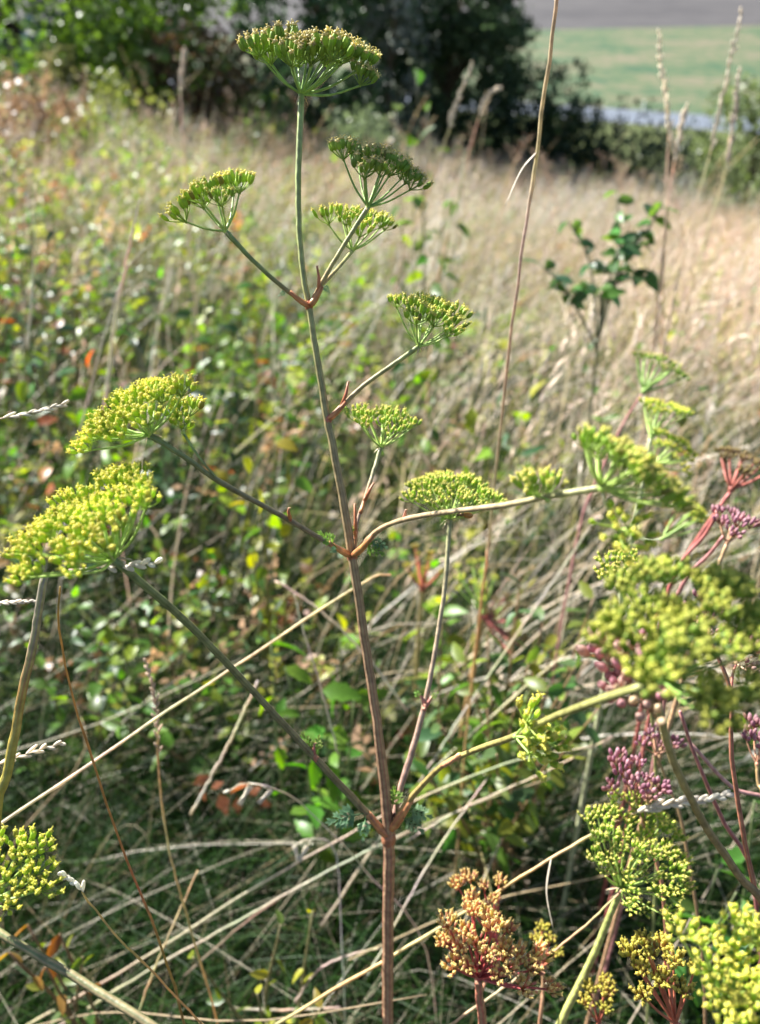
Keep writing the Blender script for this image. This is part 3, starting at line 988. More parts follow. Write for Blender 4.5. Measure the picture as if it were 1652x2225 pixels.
br([(762, 1205, .55), (700, 1172, .535), (620, 1125, .515), (480, 1048, .485), (400, 992, .47), (324, 945, .46)], [12, 12, 12, 13, 13, 14], ((.34, .14, .09), VIO, (.20, .14, .09), OLV, (.17, .25, .09)))
br([(468, 1036, .48), (430, 990, .475), (398, 940, .47)], [6, 6, 7], (OLV, (.22, .32, .09)))
br([(766, 1200, .55), (778, 1130, .555), (800, 1062, .56), (828, 972, .57)], [9, 8, 8, 9], ((.40, .22, .14), TAN, (.24, .32, .10)), (.52, .42, .30))
br([(770, 1208, .55), (800, 1172, .535), (840, 1142, .51), (900, 1124, .47), (990, 1110, .43), (1100, 1097, .39), (1190, 1078, .36), (1310, 1060, .335)], [14, 13, 13, 13, 13, 14, 15, 17], ((.44, .17, .08), (.42, .28, .16), (.40, .30, .18), (.28, .33, .11)), (.50, .42, .24))
br([(714, 910, .528), (746, 880, .527), (790, 838, .525), (850, 795, .522), (911, 753, .52)], [11, 11, 10, 10, 11], ((.38, .13, .09), (.32, .22, .10), (.24, .32, .09)), (.42, .40, .18))
br([(670, 665, .512), (610, 620, .50), (550, 566, .485), (490, 502, .47)], [11, 10, 10, 12], ((.38, .15, .08), OLV, (.18, .30, .09)))
br([(674, 664, .512), (697, 620, .51), (722, 575, .507), (762, 510, .503), (800, 450, .50)], [12, 11, 10, 10, 12], ((.46, .19, .08), (.32, .24, .10), (.28, .34, .10)), (.46, .42, .18))
br([(697, 622, .51), (735, 582, .522), (766, 545, .54)], [8, 8, 8], ((.38, .20, .11), (.28, .34, .10)), (.46, .42, .18))
# red sheaths at the forks
mp.sheath((845, 1815, .622), (800, 1768, .612), 24, 18, (.36, .13, .07), (.42, .16, .08))
mp.sheath((852, 1800, .618), (893, 1738, .595), 24, 17, (.45, .19, .08), (.40, .14, .07))
mp.sheath((764, 1207, .548), (715, 1178, .536), 17, 12)
mp.sheath((768, 1206, .546), (812, 1162, .527), 19, 13)
mp.sheath((767, 1205, .549), (775, 1150, .552), 14, 10, tip=(771, 1095, .552))
mp.sheath((671, 664, .510), (630, 634, .502), 15, 11)
mp.sheath((674, 663, .509), (700, 622, .507), 17, 12, tip=(689, 578, .506))
mp.sheath((714, 910, .526), (752, 873, .524), 15, 11, tip=(757, 830, .524))
mp.sheath((783, 1115, .554), (796, 1075, .558), 10, 8, tip=(812, 1050, .558))
mp.sheath((850, 1136, .505), (885, 1128, .48), 9, 12, (.45, .16, .12), (.50, .28, .20), tip=(882, 1108, .478))
mp.sheath((632, 1130, .514), (630, 1124, .514), 9, 8, tip=(628, 1104, .512))
mp.sheath((690, 1650, .572), (684, 1640, .57), 16, 13, (.34, .10, .08), (.42, .16, .12), tip=(684, 1615, .57))
mp.sheath((921, 1543, .618), (924, 1528, .618), 12, 11, (.42, .16, .14), (.46, .20, .16), tip=(910, 1508, .617))
mp.sheath((921, 1543, .617), (928, 1530, .617), 11, 8, (.42, .16, .14), (.46, .20, .16), tip=(940, 1512, .617))
mp.sheath((960, 1664, .537), (1000, 1640, .51), 14, 15, (.46, .20, .12), (.50, .22, .16))
# divided leaves at the forks
BG, YG = (.20, .34, .18), (.30, .44, .10)
for i, (a, b, c) in enumerate([((790, 1768, .605), (733, 1782, .60), BG), ((795, 1772, .604), (790, 1815, .60), BG), ((880, 1762, .605), (925, 1772, .60), BG), ((872, 1775, .605), (908, 1800, .60), BG),
                               ((862, 1765, .615), (858, 1722, .612), YG), ((732, 1190, .538), (705, 1165, .534), YG), ((735, 1192, .535), (722, 1198, .53), BG), ((800, 1172, .532), (832, 1186, .53), BG), ((790, 1180, .535), (822, 1198, .53), YG),
                               ((684, 1640, .57), (664, 1606, .57), YG), ((686, 1640, .57), (692, 1608, .57), YG), ((912, 1520, .615), (905, 1504, .615), YG), ((935, 1520, .615), (948, 1508, .615), YG),
                               ((625, 634, .50), (610, 640, .50), BG), ((702, 618, .505), (713, 632, .505), BG), ((770, 1165, .55), (760, 1145, .55), YG), ((752, 880, .52), (755, 900, .52), YG)]):
    mp.leaf(a, b, 1, c, i)
# the umbels
mp.umbel((655, 205, .50), (676, 142, .50), 138, (.06, .02, 1), 20, 'green', 13, 1.0, .09, 4, 1, .14, 5.5, drop=[(783, 186, .49)])
mp.umbel((490, 502, .47), (474, 440, .465), 100, (-.42, -.05, 1), 7, 'lime', 11, .92, .12, 4, 2, .15, 5.5)
mp.umbel((800, 450, .50), (822, 380, .50), 110, (.36, .05, 1), 13, 'green', 10, .9, .22, 4, 3, .12, 5)
mp.umbel((766, 545, .54), (783, 494, .54), 82, (.2, -.1, 1), 10, 'lime', 8, .82, .12, 3, 4, .14, 4.5)
mp.umbel((911, 753, .52), (932, 696, .52), 98, (.36, -.14, 1), 12, 'lime', 10, .82, .15, 4, 5, .14, 4.5)
mp.umbel((828, 972, .57), (832, 924, .57), 82, (.14, .14, 1), 14, 'lime', 7, .74, .14, 3, 6, .12, 4)
mp.umbel((978, 1127, .62), (981, 1076, .62), 114, (.07, .14, 1), 28, 'lime', 10, .70, .16, 3, 7, .1, 4)
mp.umbel((324, 945, .46), (302, 896, .45), 120, (-.47, -.15, 1), 16, 'yellow', 12, .82, .06, 4, 8, .16, 6, drop=[(198, 978, .44), (240, 940, .44)])
mp.umbel((398, 940, .47), (394, 920, .47), 36, (.1, -.2, 1), 3, 'yellow', 10, .85, .1, 1, 9, .1, 4)
mp.umbel((246, 1216, .42), (188, 1148, .405), 196, (-.42, -.13, 1), 30, 'yellow', 12, .84, .05, 4, 10, .12, 7)
mp.umbel((1310, 1060, .335), (1350, 1030, .33), 148, (.60, .22, .8), 17, 'lime', 11, .72, .2, 3, 11, .14, 9)
mp.umbel((1190, 1085, .36), (1176, 1074, .36), 26, (.0, -.2, 1), 3, 'lime', 8, .85, .1, 1, 12, .1, 6)
mp.axis('branch', [(1310, 1062, .335), (1316, 1095, .337), (1345, 1150, .345)], [9, 8, 8], ((.5, .5, .35),), None, 8, 12)
mp.umbel((1345, 1150, .345), (1350, 1155, .34), 34, (.1, -.9, .5), 4, 'yellow', 6, .95, .1, 0, 13, .1, 6)
mp.umbel((1440, 1480, .315), (1490, 1392, .30), 220, (.1, -.30, 1), 26, 'olive', 16, .86, .2, 0, 14, .3, 9)
mp.umbel((1120, 1600, .42), (1160, 1600, .41), 48, (.25, -.75, .6), 4, 'yellow', 9, 1.05, .1, 0, 15, .15, 6)
KIDS[mp.root.name] = list(mp.root.children)


def other(label, stem, w, cols, ums, branches=(), gofs=(0.0, 0.06), gcur=(0, 0, 0), k=.45, name='umbel_plant', ribcol=(.42, .3, .16)):
    p = Plant(name, label, 'wildflower', 'umbel plants', foot(stem, k))
    p.axis('stem', stem, w, cols, gcur, 10, 34, ribcol)
    for pts, bw, bc in branches:
        p.axis('branch', pts, bw, bc, None, 9, 18, ribcol)
    for a, k in ums:
        p.umbel(*a, **k)
    return p


RED, PNK, BRN, GRN, YEL = (.30, .075, .065), (.42, .20, .18), (.34, .18, .10), (.24, .33, .09), (.42, .44, .12)
other('green yellow umbel on a straight pale green stem below the leaning white grass spike', [(1215, 2235, .70), (1290, 2075, .67), (1350, 1930, .64)], [18, 16, 15], (GRN, YEL, (.30, .40, .10)),
      [(((1350, 1930, .64), (1385, 1856, .62), 146, (.34, -.35, 1), 34, 'lime', 13, .80, .1, 3, 21, .14, 4), {})], gofs=(-.04, .02))
other('rust and ochre umbel with red rays at the bottom beside the main stem', [(1048, 2240, .62), (1042, 2170, .60), (1040, 2130, .59)], [20, 19, 18], (RED, (.45, .12, .09)),
      [(((1040, 2125, .59), (1045, 2045, .58), 86, (-.05, -.2, 1), 12, 'russet', 14, 1.0, .3, 0, 22, .5, 6), dict(drop=[(975, 2015, .57), (968, 2050, .575), (990, 2105, .57), (1100, 2105, .57), (1085, 2075, .58), (1125, 2085, .585), (1150, 2110, .58), (1190, 2150, .58), (1135, 2150, .57), (1165, 2080, .59), (1030, 1985, .58)])),
       (((1080, 2050, .66), (1045, 1945, .66), 62, (-.05, -.2, 1), 7, 'russet', 14, .85, .3, 0, 23, .2, 5), {})],
      [([(1042, 2165, .60), (1068, 2100, .64), (1080, 2050, .66)], [8, 7, 7], (RED, BRN))])
other('small ochre umbel on a red stem between the rust umbel and the green stem', [(1172, 2235, .70), (1180, 2150, .70), (1180, 2100, .70)], [9, 8, 8], (RED, BRN),
      [(((1180, 2100, .70), (1186, 2055, .70), 40, (.05, -.2, 1), 4, 'ochre', 12, .9, .2, 0, 24, .15, 5), {})])
other('small ochre and green umbel cut off by the bottom edge beside the pale green stem', [(1300, 2260, .66), (1302, 2225, .655)], [8, 8], (RED, BRN),
      [(((1302, 2225, .655), (1303, 2165, .65), 44, (0, -.2, 1), 5, 'ochre', 14, .95, .25, 0, 25, .15, 5), {})])
other('ochre green umbel with long red rays in front of the yellow corner umbel', [(1475, 2270, .56), (1470, 2225, .55)], [14, 14], (RED, RED),
      [(((1468, 2225, .55), (1440, 2120, .54), 88, (-.2, -.15, 1), 8, 'ochre', 16, 1.0, .2, 0, 26, .2, 6), dict(drop=[(1415, 2075, .53), (1400, 2050, .53)]))])
other('bright yellow blurred umbel filling the bottom corner close to the camera', [(1612, 2260, .42), (1590, 2215, .40), (1575, 2160, .385)], [17, 16, 15], ((.30, .42, .2), (.34, .44, .18)),
      [(((1575, 2160, .385), (1610, 2120, .36), 112, (.1, -.3, 1), 14, 'yellow', 12, .76, .2, 0, 27, .25, 7), dict(drop=[(1480, 2035, .35), (1600, 2010, .36), (1640, 2040, .36)])), (((1590, 2200, .39), (1600, 2215, .345), 85, (0, -.4, 1), 9, 'yellow', 12, .76, .2, 0, 28, .2, 7), {})])
other('bright yellow umbel cut off by the left edge above a thick green stem', [(760, 2520, .37), (620, 2420, .38), (490, 2330, .39), (345, 2238, .40), (170, 2128, .42), (0, 2028, .435), (-60, 1990, .44), (-110, 1950, .44)], [20, 20, 20, 20, 19, 18, 17, 16], ((.14, .09, .06), (.12, .10, .06), (.12, .15, .06), (.14, .23, .07)),
      [(((-30, 1965, .44), (18, 1900, .44), 92, (.2, -.4, .9), 12, 'yellow', 11, .86, .15, 0, 29, .15, 6), {})], [([(-60, 1985, .44), (-40, 1975, .44), (-30, 1965, .44)], [10, 9, 9], ((.2, .3, .1),))], gofs=(.12, -.05))
other('purple seeded umbel standing right above the white leaning grass spike', [(1445, 1985, .66), (1420, 1850, .65), (1395, 1768, .64)], [9, 9, 9], (RED, (.42, .18, .10)),
      [(((1395, 1765, .64), (1380, 1705, .64), 68, (-.05, -.35, 1), 8, 'purple', 9, .95, .3, 0, 30, .2, 5), {})])
other('small mauve umbel on a thin stem behind the brownish bent stem', [(1490, 1830, .72), (1450, 1700, .71), (1425, 1640, .70)], [7, 6, 6], (BRN, (.4, .28, .12)),
      [(((1425, 1640, .70), (1425, 1612, .70), 46, (0, -.2, 1), 5, 'purple', 7, .85, .2, 0, 31, .2, 4), {})])
other('pink seeded blurred umbel on a thick brownish stem in front of the big olive umbel', [(1690, 2040, .50), (1600, 1895, .46), (1530, 1790, .43), (1462, 1650, .39), (1430, 1532, .36)], [18, 18, 18, 18, 19], ((.26, .12, .08), (.28, .15, .08), (.31, .20, .09), (.34, .29, .11)),
      [(((1430, 1528, .36), (1385, 1468, .355), 92, (-.35, -.4, 1), 12, 'pink', 7, 1.0, .2, 0, 32, .25, 8), dict(drop=[(1312, 1420, .36)]))], gofs=(.05, .05))
other('red stemmed plant with dull pink seeds behind the big olive umbel', [(1680, 2060, .60), (1640, 1930, .585), (1612, 1790, .57), (1590, 1640, .555), (1587, 1500, .54), (1540, 1385, .54)], [13, 12, 11, 10, 9, 8], ((.34, .14, .08), (.38, .11, .07), (.36, .10, .08)),
      [(((1540, 1385, .54), (1515, 1345, .54), 60, (-.2, -.3, 1), 5, 'purple', 7, .9, .3, 0, 33, .3, 5), {}), (((1600, 1440, .545), (1615, 1425, .545), 55, (.2, -.3, 1), 5, 'pink', 7, .85, .3, 0, 34, .3, 5), {})],
      [([(1588, 1510, .54), (1592, 1470, .543), (1600, 1440, .545)], [7, 7, 7], (RED,))], gofs=(.04, .05))
other('mauve umbel on a slim tan stem standing against the dry grass at the right', [(1500, 1420, .74), (1540, 1290, .72), (1580, 1182, .70)], [11, 10, 9], (BRN, (.52, .34, .18)),
      [(((1580, 1180, .70), (1592, 1140, .70), 52, (.05, -.25, 1), 6, 'purple', 9, .95, .25, 0, 35, .2, 4), {})], gofs=(-.03, .05))
other('mauve umbel cut off by the right edge beside the red stem', [(1660, 1800, .62), (1648, 1700, .62), (1645, 1660, .62)], [9, 8, 8], ((.46, .28, .13),),
      [(((1645, 1660, .62), (1650, 1615, .62), 46, (0, -.25, 1), 5, 'purple', 8, .9, .25, 0, 36, .2, 4), {})])
other('dark green umbel on a pinkish stem far up at the right in the dry grass', [(1240, 1250, 1.2), (1265, 1130, 1.15), (1290, 1060, 1.12), (1350, 930, 1.08), (1400, 850, 1.05)], [7, 7, 7, 6, 6], (PNK, PNK),
      [(((1400, 850, 1.05), (1428, 800, 1.05), 62, (.45, .1, 1), 8, 'green', 10, .9, .2, 0, 37, .15, 6), {})], gofs=(-.08, .1), k=.2, ribcol=PNK)
other('pale yellow flat umbels on a whitish green branching stem behind the nearest right umbel', [(1370, 1190, .98), (1395, 1060, .96), (1415, 950, .95)], [12, 11, 10], ((.34, .40, .24), (.40, .46, .28)),
      [(((1415, 950, .95), (1440, 898, .95), 55, (.1, .0, 1), 9, 'yellow', 10, .8, .15, 0, 38, .1, 5), {}), (((1420, 1010, .94), (1465, 985, .94), 68, (.5, -.25, 1), 10, 'yellow', 10, .8, .15, 0, 39, .15, 5), {}), (((1440, 1170, .95), (1500, 1125, .95), 45, (.5, -.2, 1), 7, 'yellow', 10, .8, .15, 0, 40, .12, 5), {})],
      [([(1398, 1045, .955), (1410, 1025, .945), (1420, 1010, .94)], [8, 8, 7], ((.36, .42, .25),)), ([(1375, 1160, .975), (1410, 1175, .96), (1440, 1170, .95)], [8, 7, 7], ((.36, .42, .25),))])
other('brown withered umbel with red rays at the right edge of the dry grass', [(1405, 1480, .97), (1420, 1370, .94), (1450, 1280, .90), (1510, 1180, .88), (1590, 1065, .86)], [9, 9, 9, 9, 9], (RED, (.40, .12, .10)),
      [(((1590, 1062, .86), (1615, 1010, .86), 75, (.2, .0, 1), 9, 'brown', 11, .95, .2, 0, 41, .2, 7), {})], gofs=(-.08, .08), k=.08, ribcol=RED)
other('pale yellow and dark brown umbels low behind the slim branch of the main plant', [(1010, 1560, 1.42), (1035, 1420, 1.36), (1050, 1330, 1.32)], [13, 12, 11], ((.46, .28, .10), (.44, .26, .10)),
      [(((1050, 1330, 1.32), (1030, 1262, 1.32), 62, (-.1, -.4, 1), 10, 'yellow', 10, .85, .2, 0, 42, .15, 6), {}), (((1060, 1350, 1.32), (1088, 1325, 1.32), 55, (.3, -.4, 1), 7, 'brown', 9, 1.0, .2, 0, 43, .25, 6), {}), (((1050, 1340, 1.32), (1110, 1395, 1.30), 40, (.3, -.4, 1), 5, 'brown', 8, 1.0, .2, 0, 44, .25, 6), {})])
other('yellowish brown flat umbel between the main stem and the slim branch', [(905, 1450, 1.40), (912, 1340, 1.36), (918, 1280, 1.33)], [10, 9, 9], ((.36, .3, .1),),
      [(((918, 1280, 1.33), (922, 1225, 1.33), 60, (.05, -.2, 1), 8, 'ochre', 10, .85, .2, 0, 45, .2, 6), {})])
other('small yellow green umbel directly above the big olive umbel', [(1400, 1400, .66), (1380, 1320, .64), (1370, 1290, .62)], [8, 7, 7], (GRN,),
      [(((1370, 1290, .62), (1345, 1235, .60), 52, (-.1, -.5, 1), 8, 'lime', 10, .72, .2, 0, 46, .2, 4), {})])
# bare red and pink stems crossing behind the right umbels
for lb, st, w, cl in [('pink bare plant stem slanting behind the mauve umbel', [(1640, 1930, .66), (1570, 1780, .64), (1510, 1640, .62), (1478, 1545, .60)], [10, 9, 8, 8], (RED, (.38, .15, .15))),
                      ('bright red bare plant stem slanting up beside the brown withered umbel', [(1425, 1470, .88), (1440, 1330, .84), (1478, 1225, .80), (1530, 1165, .78), (1560, 1110, .76)], [9, 9, 9, 9, 8], ((.42, .09, .09),)),
                      ('rosy bare plant stem slanting under the mauve umbel', [(1450, 1480, .82), (1460, 1340, .77), (1490, 1258, .74), (1540, 1205, .72), (1572, 1165, .70)], [10, 10, 10, 9, 8], ((.46, .18, .20),)),
                      ('pale pink bare plant stem lying across the lower right stems', [(1700, 1780, .66), (1590, 1710, .65), (1500, 1615, .64)], [9, 9, 8], ((.50, .28, .25),))]:
    p = Plant('plant_stem', lb, 'plant stem', 'bare plant stems', foot(st, .08))
    p.axis('stalk', st, w, cl, (0, 0, 0), 9, 24, (.5, .25, .2))


# ------------------------------------------------------------------ single straws and grass heads near the camera
stem_foot = foot


def straw(name, label, pts, w, col, ground=None, head=None, cat='straw', leaf=None, group='straws and grass heads near the umbels', segs=7, kink=.3):
    """pts run from the foot to the tip"""
    wp = [P(*q) for q in pts]
    foot = wp[0].copy()
    if ground is not None:
        foot = stem_foot(pts)
    root = tag(put(name, None, loc=foot), label, cat, group)
    tp = [tuple(q - foot) + (.72 * px(w[0] + (w[-1] - w[0]) * i / max(1, len(wp) - 1), pts[i][2]) / 2,) for i, q in enumerate(wp)]
    if ground is not None:
        m = (wp[0] - foot) + (wp[0] - wp[1]).normalized() * .33 * (wp[0] - foot).length
        m.z = max(m.z, .3 * (wp[0] - foot).z)
        tp = [(0, 0, -.02, tp[0][3])] + ([] if m.length < .1 else [(m.x, m.y, m.z, tp[0][3])]) + tp
    n = 30
    c = crom(tp, n)
    r = random.Random(int(pts[0][0] * 3 + pts[0][1]))
    mb = MB()
    cols = [tuple(q * r.uniform(.85, 1.15) for q in (col if not isinstance(col[0], tuple) else col[min(len(col) - 1, int(i / 9 * len(col)))])) for i in range(9)]
    P3 = [Vector(q[:3]) + Vector((r.gauss(0, 1), r.gauss(0, 1), r.gauss(0, 1))) * q[3] * kink for q in c]
    mb.tube(P3, [q[3] * (1.25 if i in (9, 21) else r.uniform(.93, 1.05)) for i, q in enumerate(c)], segs, cols, .1)
    put('stalk', mb.mesh('stalk', M_STRAW), root)
    if leaf:
        a, mid, b, lw, lc = leaf
        A, M_, B_ = P(*a) - foot, P(*mid) - foot, P(*b) - foot
        cc = [Vector(q) for q in crom([tuple(A), tuple(M_), tuple(B_)], 10)]
        m2 = MB()
        m2.tube(cc, [px(lw, a[2]) / 2 * (1 - .8 * abs(i / 10 - .25)) for i in range(11)], 6, (lc,), flat=.25)
        put('leaf', m2.mesh('leaf', M_STRAW), root)
    if head:
        hp, k, ln, wd, hc, spread = head
        hpts = [Vector(q) for q in crom([tuple(P(*q) - foot) for q in hp], 12)]
        m2 = MB()
        m2.tube(hpts, [px(2.2, hp[0][2]) / 2] * 13, 5, (hc,))
        seed_head(m2, hpts, k, px(ln, hp[0][2]), px(wd, hp[0][2]), hc, spread, r)
        put('seed_head', m2.mesh('seed_head', M_STRAW), root)
    return root


WH = (.80, .73, .58)
GOLD = (.56, .40, .17)
straw('straw_stalk', 'tall pale straw rising out of the picture with one hanging leaf at its joint', [(1055, 1240, .92), (1062, 1180, .90), (1085, 950, .80), (1120, 650, .70), (1150, 440, .65), (1167, 330, .63), (1190, 150, .60), (1215, -40, .57)], (9, 14), ((.58, .40, .22), (.58, .44, .28), (.62, .52, .38), (.66, .50, .27)), (0, .1), None, leaf=((1165, 332, .63), (1132, 372, .635), (1098, 448, .64), 11, PALE))
straw('straw_stalk', 'long straight straw slanting up behind the long lower left branch', [(-40, 1815, .60), (15, 1780, .61), (250, 1622, .66), (500, 1455, .72), (790, 1266, .80), (850, 1248, .82)], (11, 6), (.70, .60, .44), None, None)
straw('straw_stalk', 'golden straw leaning from the lower left to the white spike over the green umbel', [(600, 2225, .72), (830, 2090, .69), (1000, 1990, .67), (1190, 1870, .65), (1320, 1795, .635), (1390, 1762, .63)], (11, 8), (.66, .52, .27), None, ([(1380, 1766, .63), (1450, 1748, .62), (1520, 1740, .615), (1585, 1726, .61)], 16, 46, 12, WH, .38), leaf=((1197, 1866, .648), (1188, 1940, .648), (1203, 2022, .648), 7, PALE))
straw('straw_stalk', 'thin straw crossing the pale green stem near the bottom', [(960, 2240, .66), (1110, 2135, .645), (1250, 2030, .635), (1352, 1935, .625)], (8, 6), (.62, .48, .28), None, None)
straw('straw_stalk', 'lowest straw running up from the lower left corner to the main stem', [(40, 2240, 1.02), (300, 2090, 1.0), (560, 1925, .99), (850, 1765, .98), (1100, 1660, .98), (1290, 1622, .98)], (9, 6), (.58, .49, .33), None, None)
straw('straw_stalk', 'bleached straw lying beside the lowest long straw', [(110, 2240, 1.03), (330, 2105, 1.01), (520, 2000, 1.0), (700, 1900, 1.0), (900, 1800, 1.0)], (8, 6), (.60, .52, .38), None, None)
straw('straw_stalk', 'brownish straw lying beneath the pair of long straws', [(400, 2120, 1.06), (560, 1985, 1.05), (720, 1890, 1.05), (1000, 1760, 1.05), (1200, 1690, 1.05)], (6, 5), (.42, .33, .20), None, None)
straw('straw_stalk', 'thin brown stalk curving down from the big left umbel', [(400, 2225, .63), (372, 2120, .61), (322, 1980, .59), (280, 1880, .57), (210, 1680, .54), (150, 1480, .515), (128, 1345, .50), (133, 1275, .49)], (8, 6), ((.36, .22, .09), (.48, .30, .12), (.52, .32, .12)), (.02, .05), None)
straw('straw_stalk', 'upright thin stalk with a rough brownish spike left of the long branch', [(405, 1985, .80), (368, 1850, .78), (346, 1690, .77), (343, 1590, .76)], (7, 6), (.50, .34, .18), (.02, .05), ([(345, 1640, .765), (341, 1560, .76), (334, 1500, .76), (318, 1438, .76)], 24, 26, 7, (.58, .46, .34), .6))
straw('dried_flower', 'thin brown stalk with a ragged white dried flower head', [(470, 2260, .56), (430, 2215, .55), (320, 2100, .535), (250, 2030, .525), (178, 1938, .515)], (7, 6), GOLD, (.02, .05), ([(182, 1938, .515), (168, 1922, .514), (150, 1908, .513), (132, 1898, .512)], 12, 26, 10, (.85, .79, .66), .9), 'dried flower')
straw('straw_stalk', 'golden thin straw standing up from the bottom edge between the long straws', [(290, 2235, .85), (330, 2120, .85), (372, 2022, .86), (430, 1890, .88)], (7, 5), (.66, .52, .28), None, None)
straw('grass_head', 'white grass spike pointing in from the left edge beside the upper left umbel', [(-60, 925, .55), (-10, 912, .55), (20, 906, .55)], (5, 4), WH, None, ([(0, 910, .55), (50, 900, .55), (95, 890, .55), (140, 877, .55)], 11, 38, 8, WH, .34), 'grass head')
straw('grass_head', 'white grass spike crossing the thick branch just under the big left umbel', [(150, 1238, .43), (200, 1234, .428), (232, 1230, .427)], (5, 4), (.78, .70, .55), None, ([(210, 1232, .427), (260, 1230, .425), (300, 1227, .424), (345, 1222, .423)], 9, 38, 13, (.82, .75, .62), .62), 'grass head')
straw('grass_head', 'faint pale grass spike at the left edge beneath the big left umbel', [(-60, 1318, .55), (-10, 1312, .55)], (5, 4), PALE, None, ([(-30, 1315, .55), (10, 1310, .55), (40, 1308, .55), (76, 1306, .55)], 12, 26, 6, PALE, .3), 'grass head')
straw('grass_head', 'pale grass spike crossing the thick yellow stalk at the left edge', [(-60, 1690, .52), (-10, 1665, .52), (20, 1650, .52)], (5, 4), PALE, None, ([(-10, 1664, .52), (40, 1645, .52), (90, 1628, .52), (138, 1615, .52)], 10, 36, 9, (.74, .66, .52), .5), 'grass head')
for lb, pts, drop in [('nodding oat stalk with white husks arching over the dark grass', [(800, 1900, .92), (760, 1850, .90), (700, 1790, .88), (640, 1735, .86), (580, 1708, .85), (540, 1702, .85)], [((500, 1718), (486, 1722)), ((545, 1708), (520, 1748)), ((590, 1718), (562, 1745))]),
                      ('thin nodding oat stalk beneath the arching oat stalk', [(740, 1990, .97), (735, 1880, .96), (715, 1830, .95), (680, 1822, .95)], [((668, 1840), (650, 1870)), ((640, 1838), (650, 1872))])]:
    o = straw('oat_stalk', lb, pts, (4.5, 3), (.58, .52, .42), (0, .03), None, 'grass stalk')
    for a, b in drop:
        d = pts[-1][2]
        A, B_ = P(*a, d) - o.location, P(*b, d) - o.location
        mb = MB()
        top = P(*pts[-1]) - o.location
        mb.tube([top, (top + A) / 2 + Vector((0, 0, .004)), A], [px(2.5, d) / 2] * 3, 4, (WH,))
        for s in (-1, 0, 1):
            dd_ = (B_ - A).normalized() + Vector((s * .22, 0, 0))
            mb.blob(A.lerp(B_, .5), dd_, (B_ - A).length * 1.15, px(7, d), 6, 5, (.66, .60, .48), (.7, .64, .52), taper=.25)
        put('husk', mb.mesh('husk', M_STRAW), o)
# the thick broken stalk at the left edge
p = Plant('plant_stem', 'thick yellow green stalk turning brown at its broken grey top at the left edge', 'plant stem', None, foot([(-10, 1830, .52), (20, 1665, .51)]))
p.axis('stalk', [(-10, 1830, .52), (20, 1665, .51), (50, 1500, .505), (75, 1385, .50), (97, 1250, .495)], [22, 22, 21, 20, 18], ((.36, .34, .04), (.42, .36, .04), (.44, .34, .05), (.40, .32, .05), (.30, .13, .04), (.26, .20, .16), (.34, .29, .25)), (0, 0, 0), 12, 40, (.46, .42, .12))
# blurred tall grass with pale plumes further back at the right
for lb, pts, hd in [('tall blurred grass with a white plume standing before the far field, left one of the trio', [(1438, 700, 1.75), (1445, 480, 1.7), (1452, 330, 1.68), (1455, 240, 1.66)], [(1462, 330, 1.68), (1450, 240, 1.66), (1440, 160, 1.65), (1432, 70, 1.64)]),
                    ('tallest blurred grass with a pale plume reaching the top of the far field', [(1420, 900, 1.75), (1470, 620, 1.70), (1520, 420, 1.66), (1550, 310, 1.63)], [(1545, 330, 1.63), (1565, 230, 1.61), (1588, 130, 1.59), (1612, 28, 1.58)]),
                    ('slim blurred grass with a long pale plume beside the tallest one', [(1500, 640, 1.78), (1545, 480, 1.74), (1575, 380, 1.72), (1585, 300, 1.71)], [(1578, 370, 1.72), (1590, 300, 1.71), (1598, 230, 1.70), (1606, 160, 1.69)]),
                    ('short blurred grass plume leaning right under the far road', [(1440, 560, 1.72), (1455, 420, 1.70), (1470, 330, 1.69)], [(1466, 350, 1.69), (1475, 300, 1.69), (1482, 270, 1.68), (1490, 240, 1.68)]),
                    ('bent blurred grass plume in front of the dark rounded tree', [(930, 420, 2.3), (960, 330, 2.25), (985, 260, 2.2)], [(975, 280, 2.2), (990, 230, 2.2), (1010, 180, 2.2), (1026, 142, 2.2)]),
                    ('arched blurred grass plume right of the bent one', [(1000, 420, 2.3), (1025, 310, 2.25), (1045, 240, 2.2)], [(1040, 255, 2.2), (1055, 220, 2.2), (1070, 200, 2.2), (1085, 192, 2.2)]),
                    ('pale blurred grass plume left of the topmost umbel', [(400, 330, 2.6), (395, 250, 2.6), (392, 190, 2.6)], [(393, 200, 2.6), (395, 170, 2.6), (398, 140, 2.6), (402, 112, 2.6)])]:
    straw('plume_grass', lb, pts, (6, 4), (.54, .43, .28), (0, .1), (hd, 26, 30 if pts[0][2] < 2 else 22, 8 if pts[0][2] < 2 else 5, (.66, .58, .46), .6), 'grass stalk', group='tall plume grasses behind the umbels')
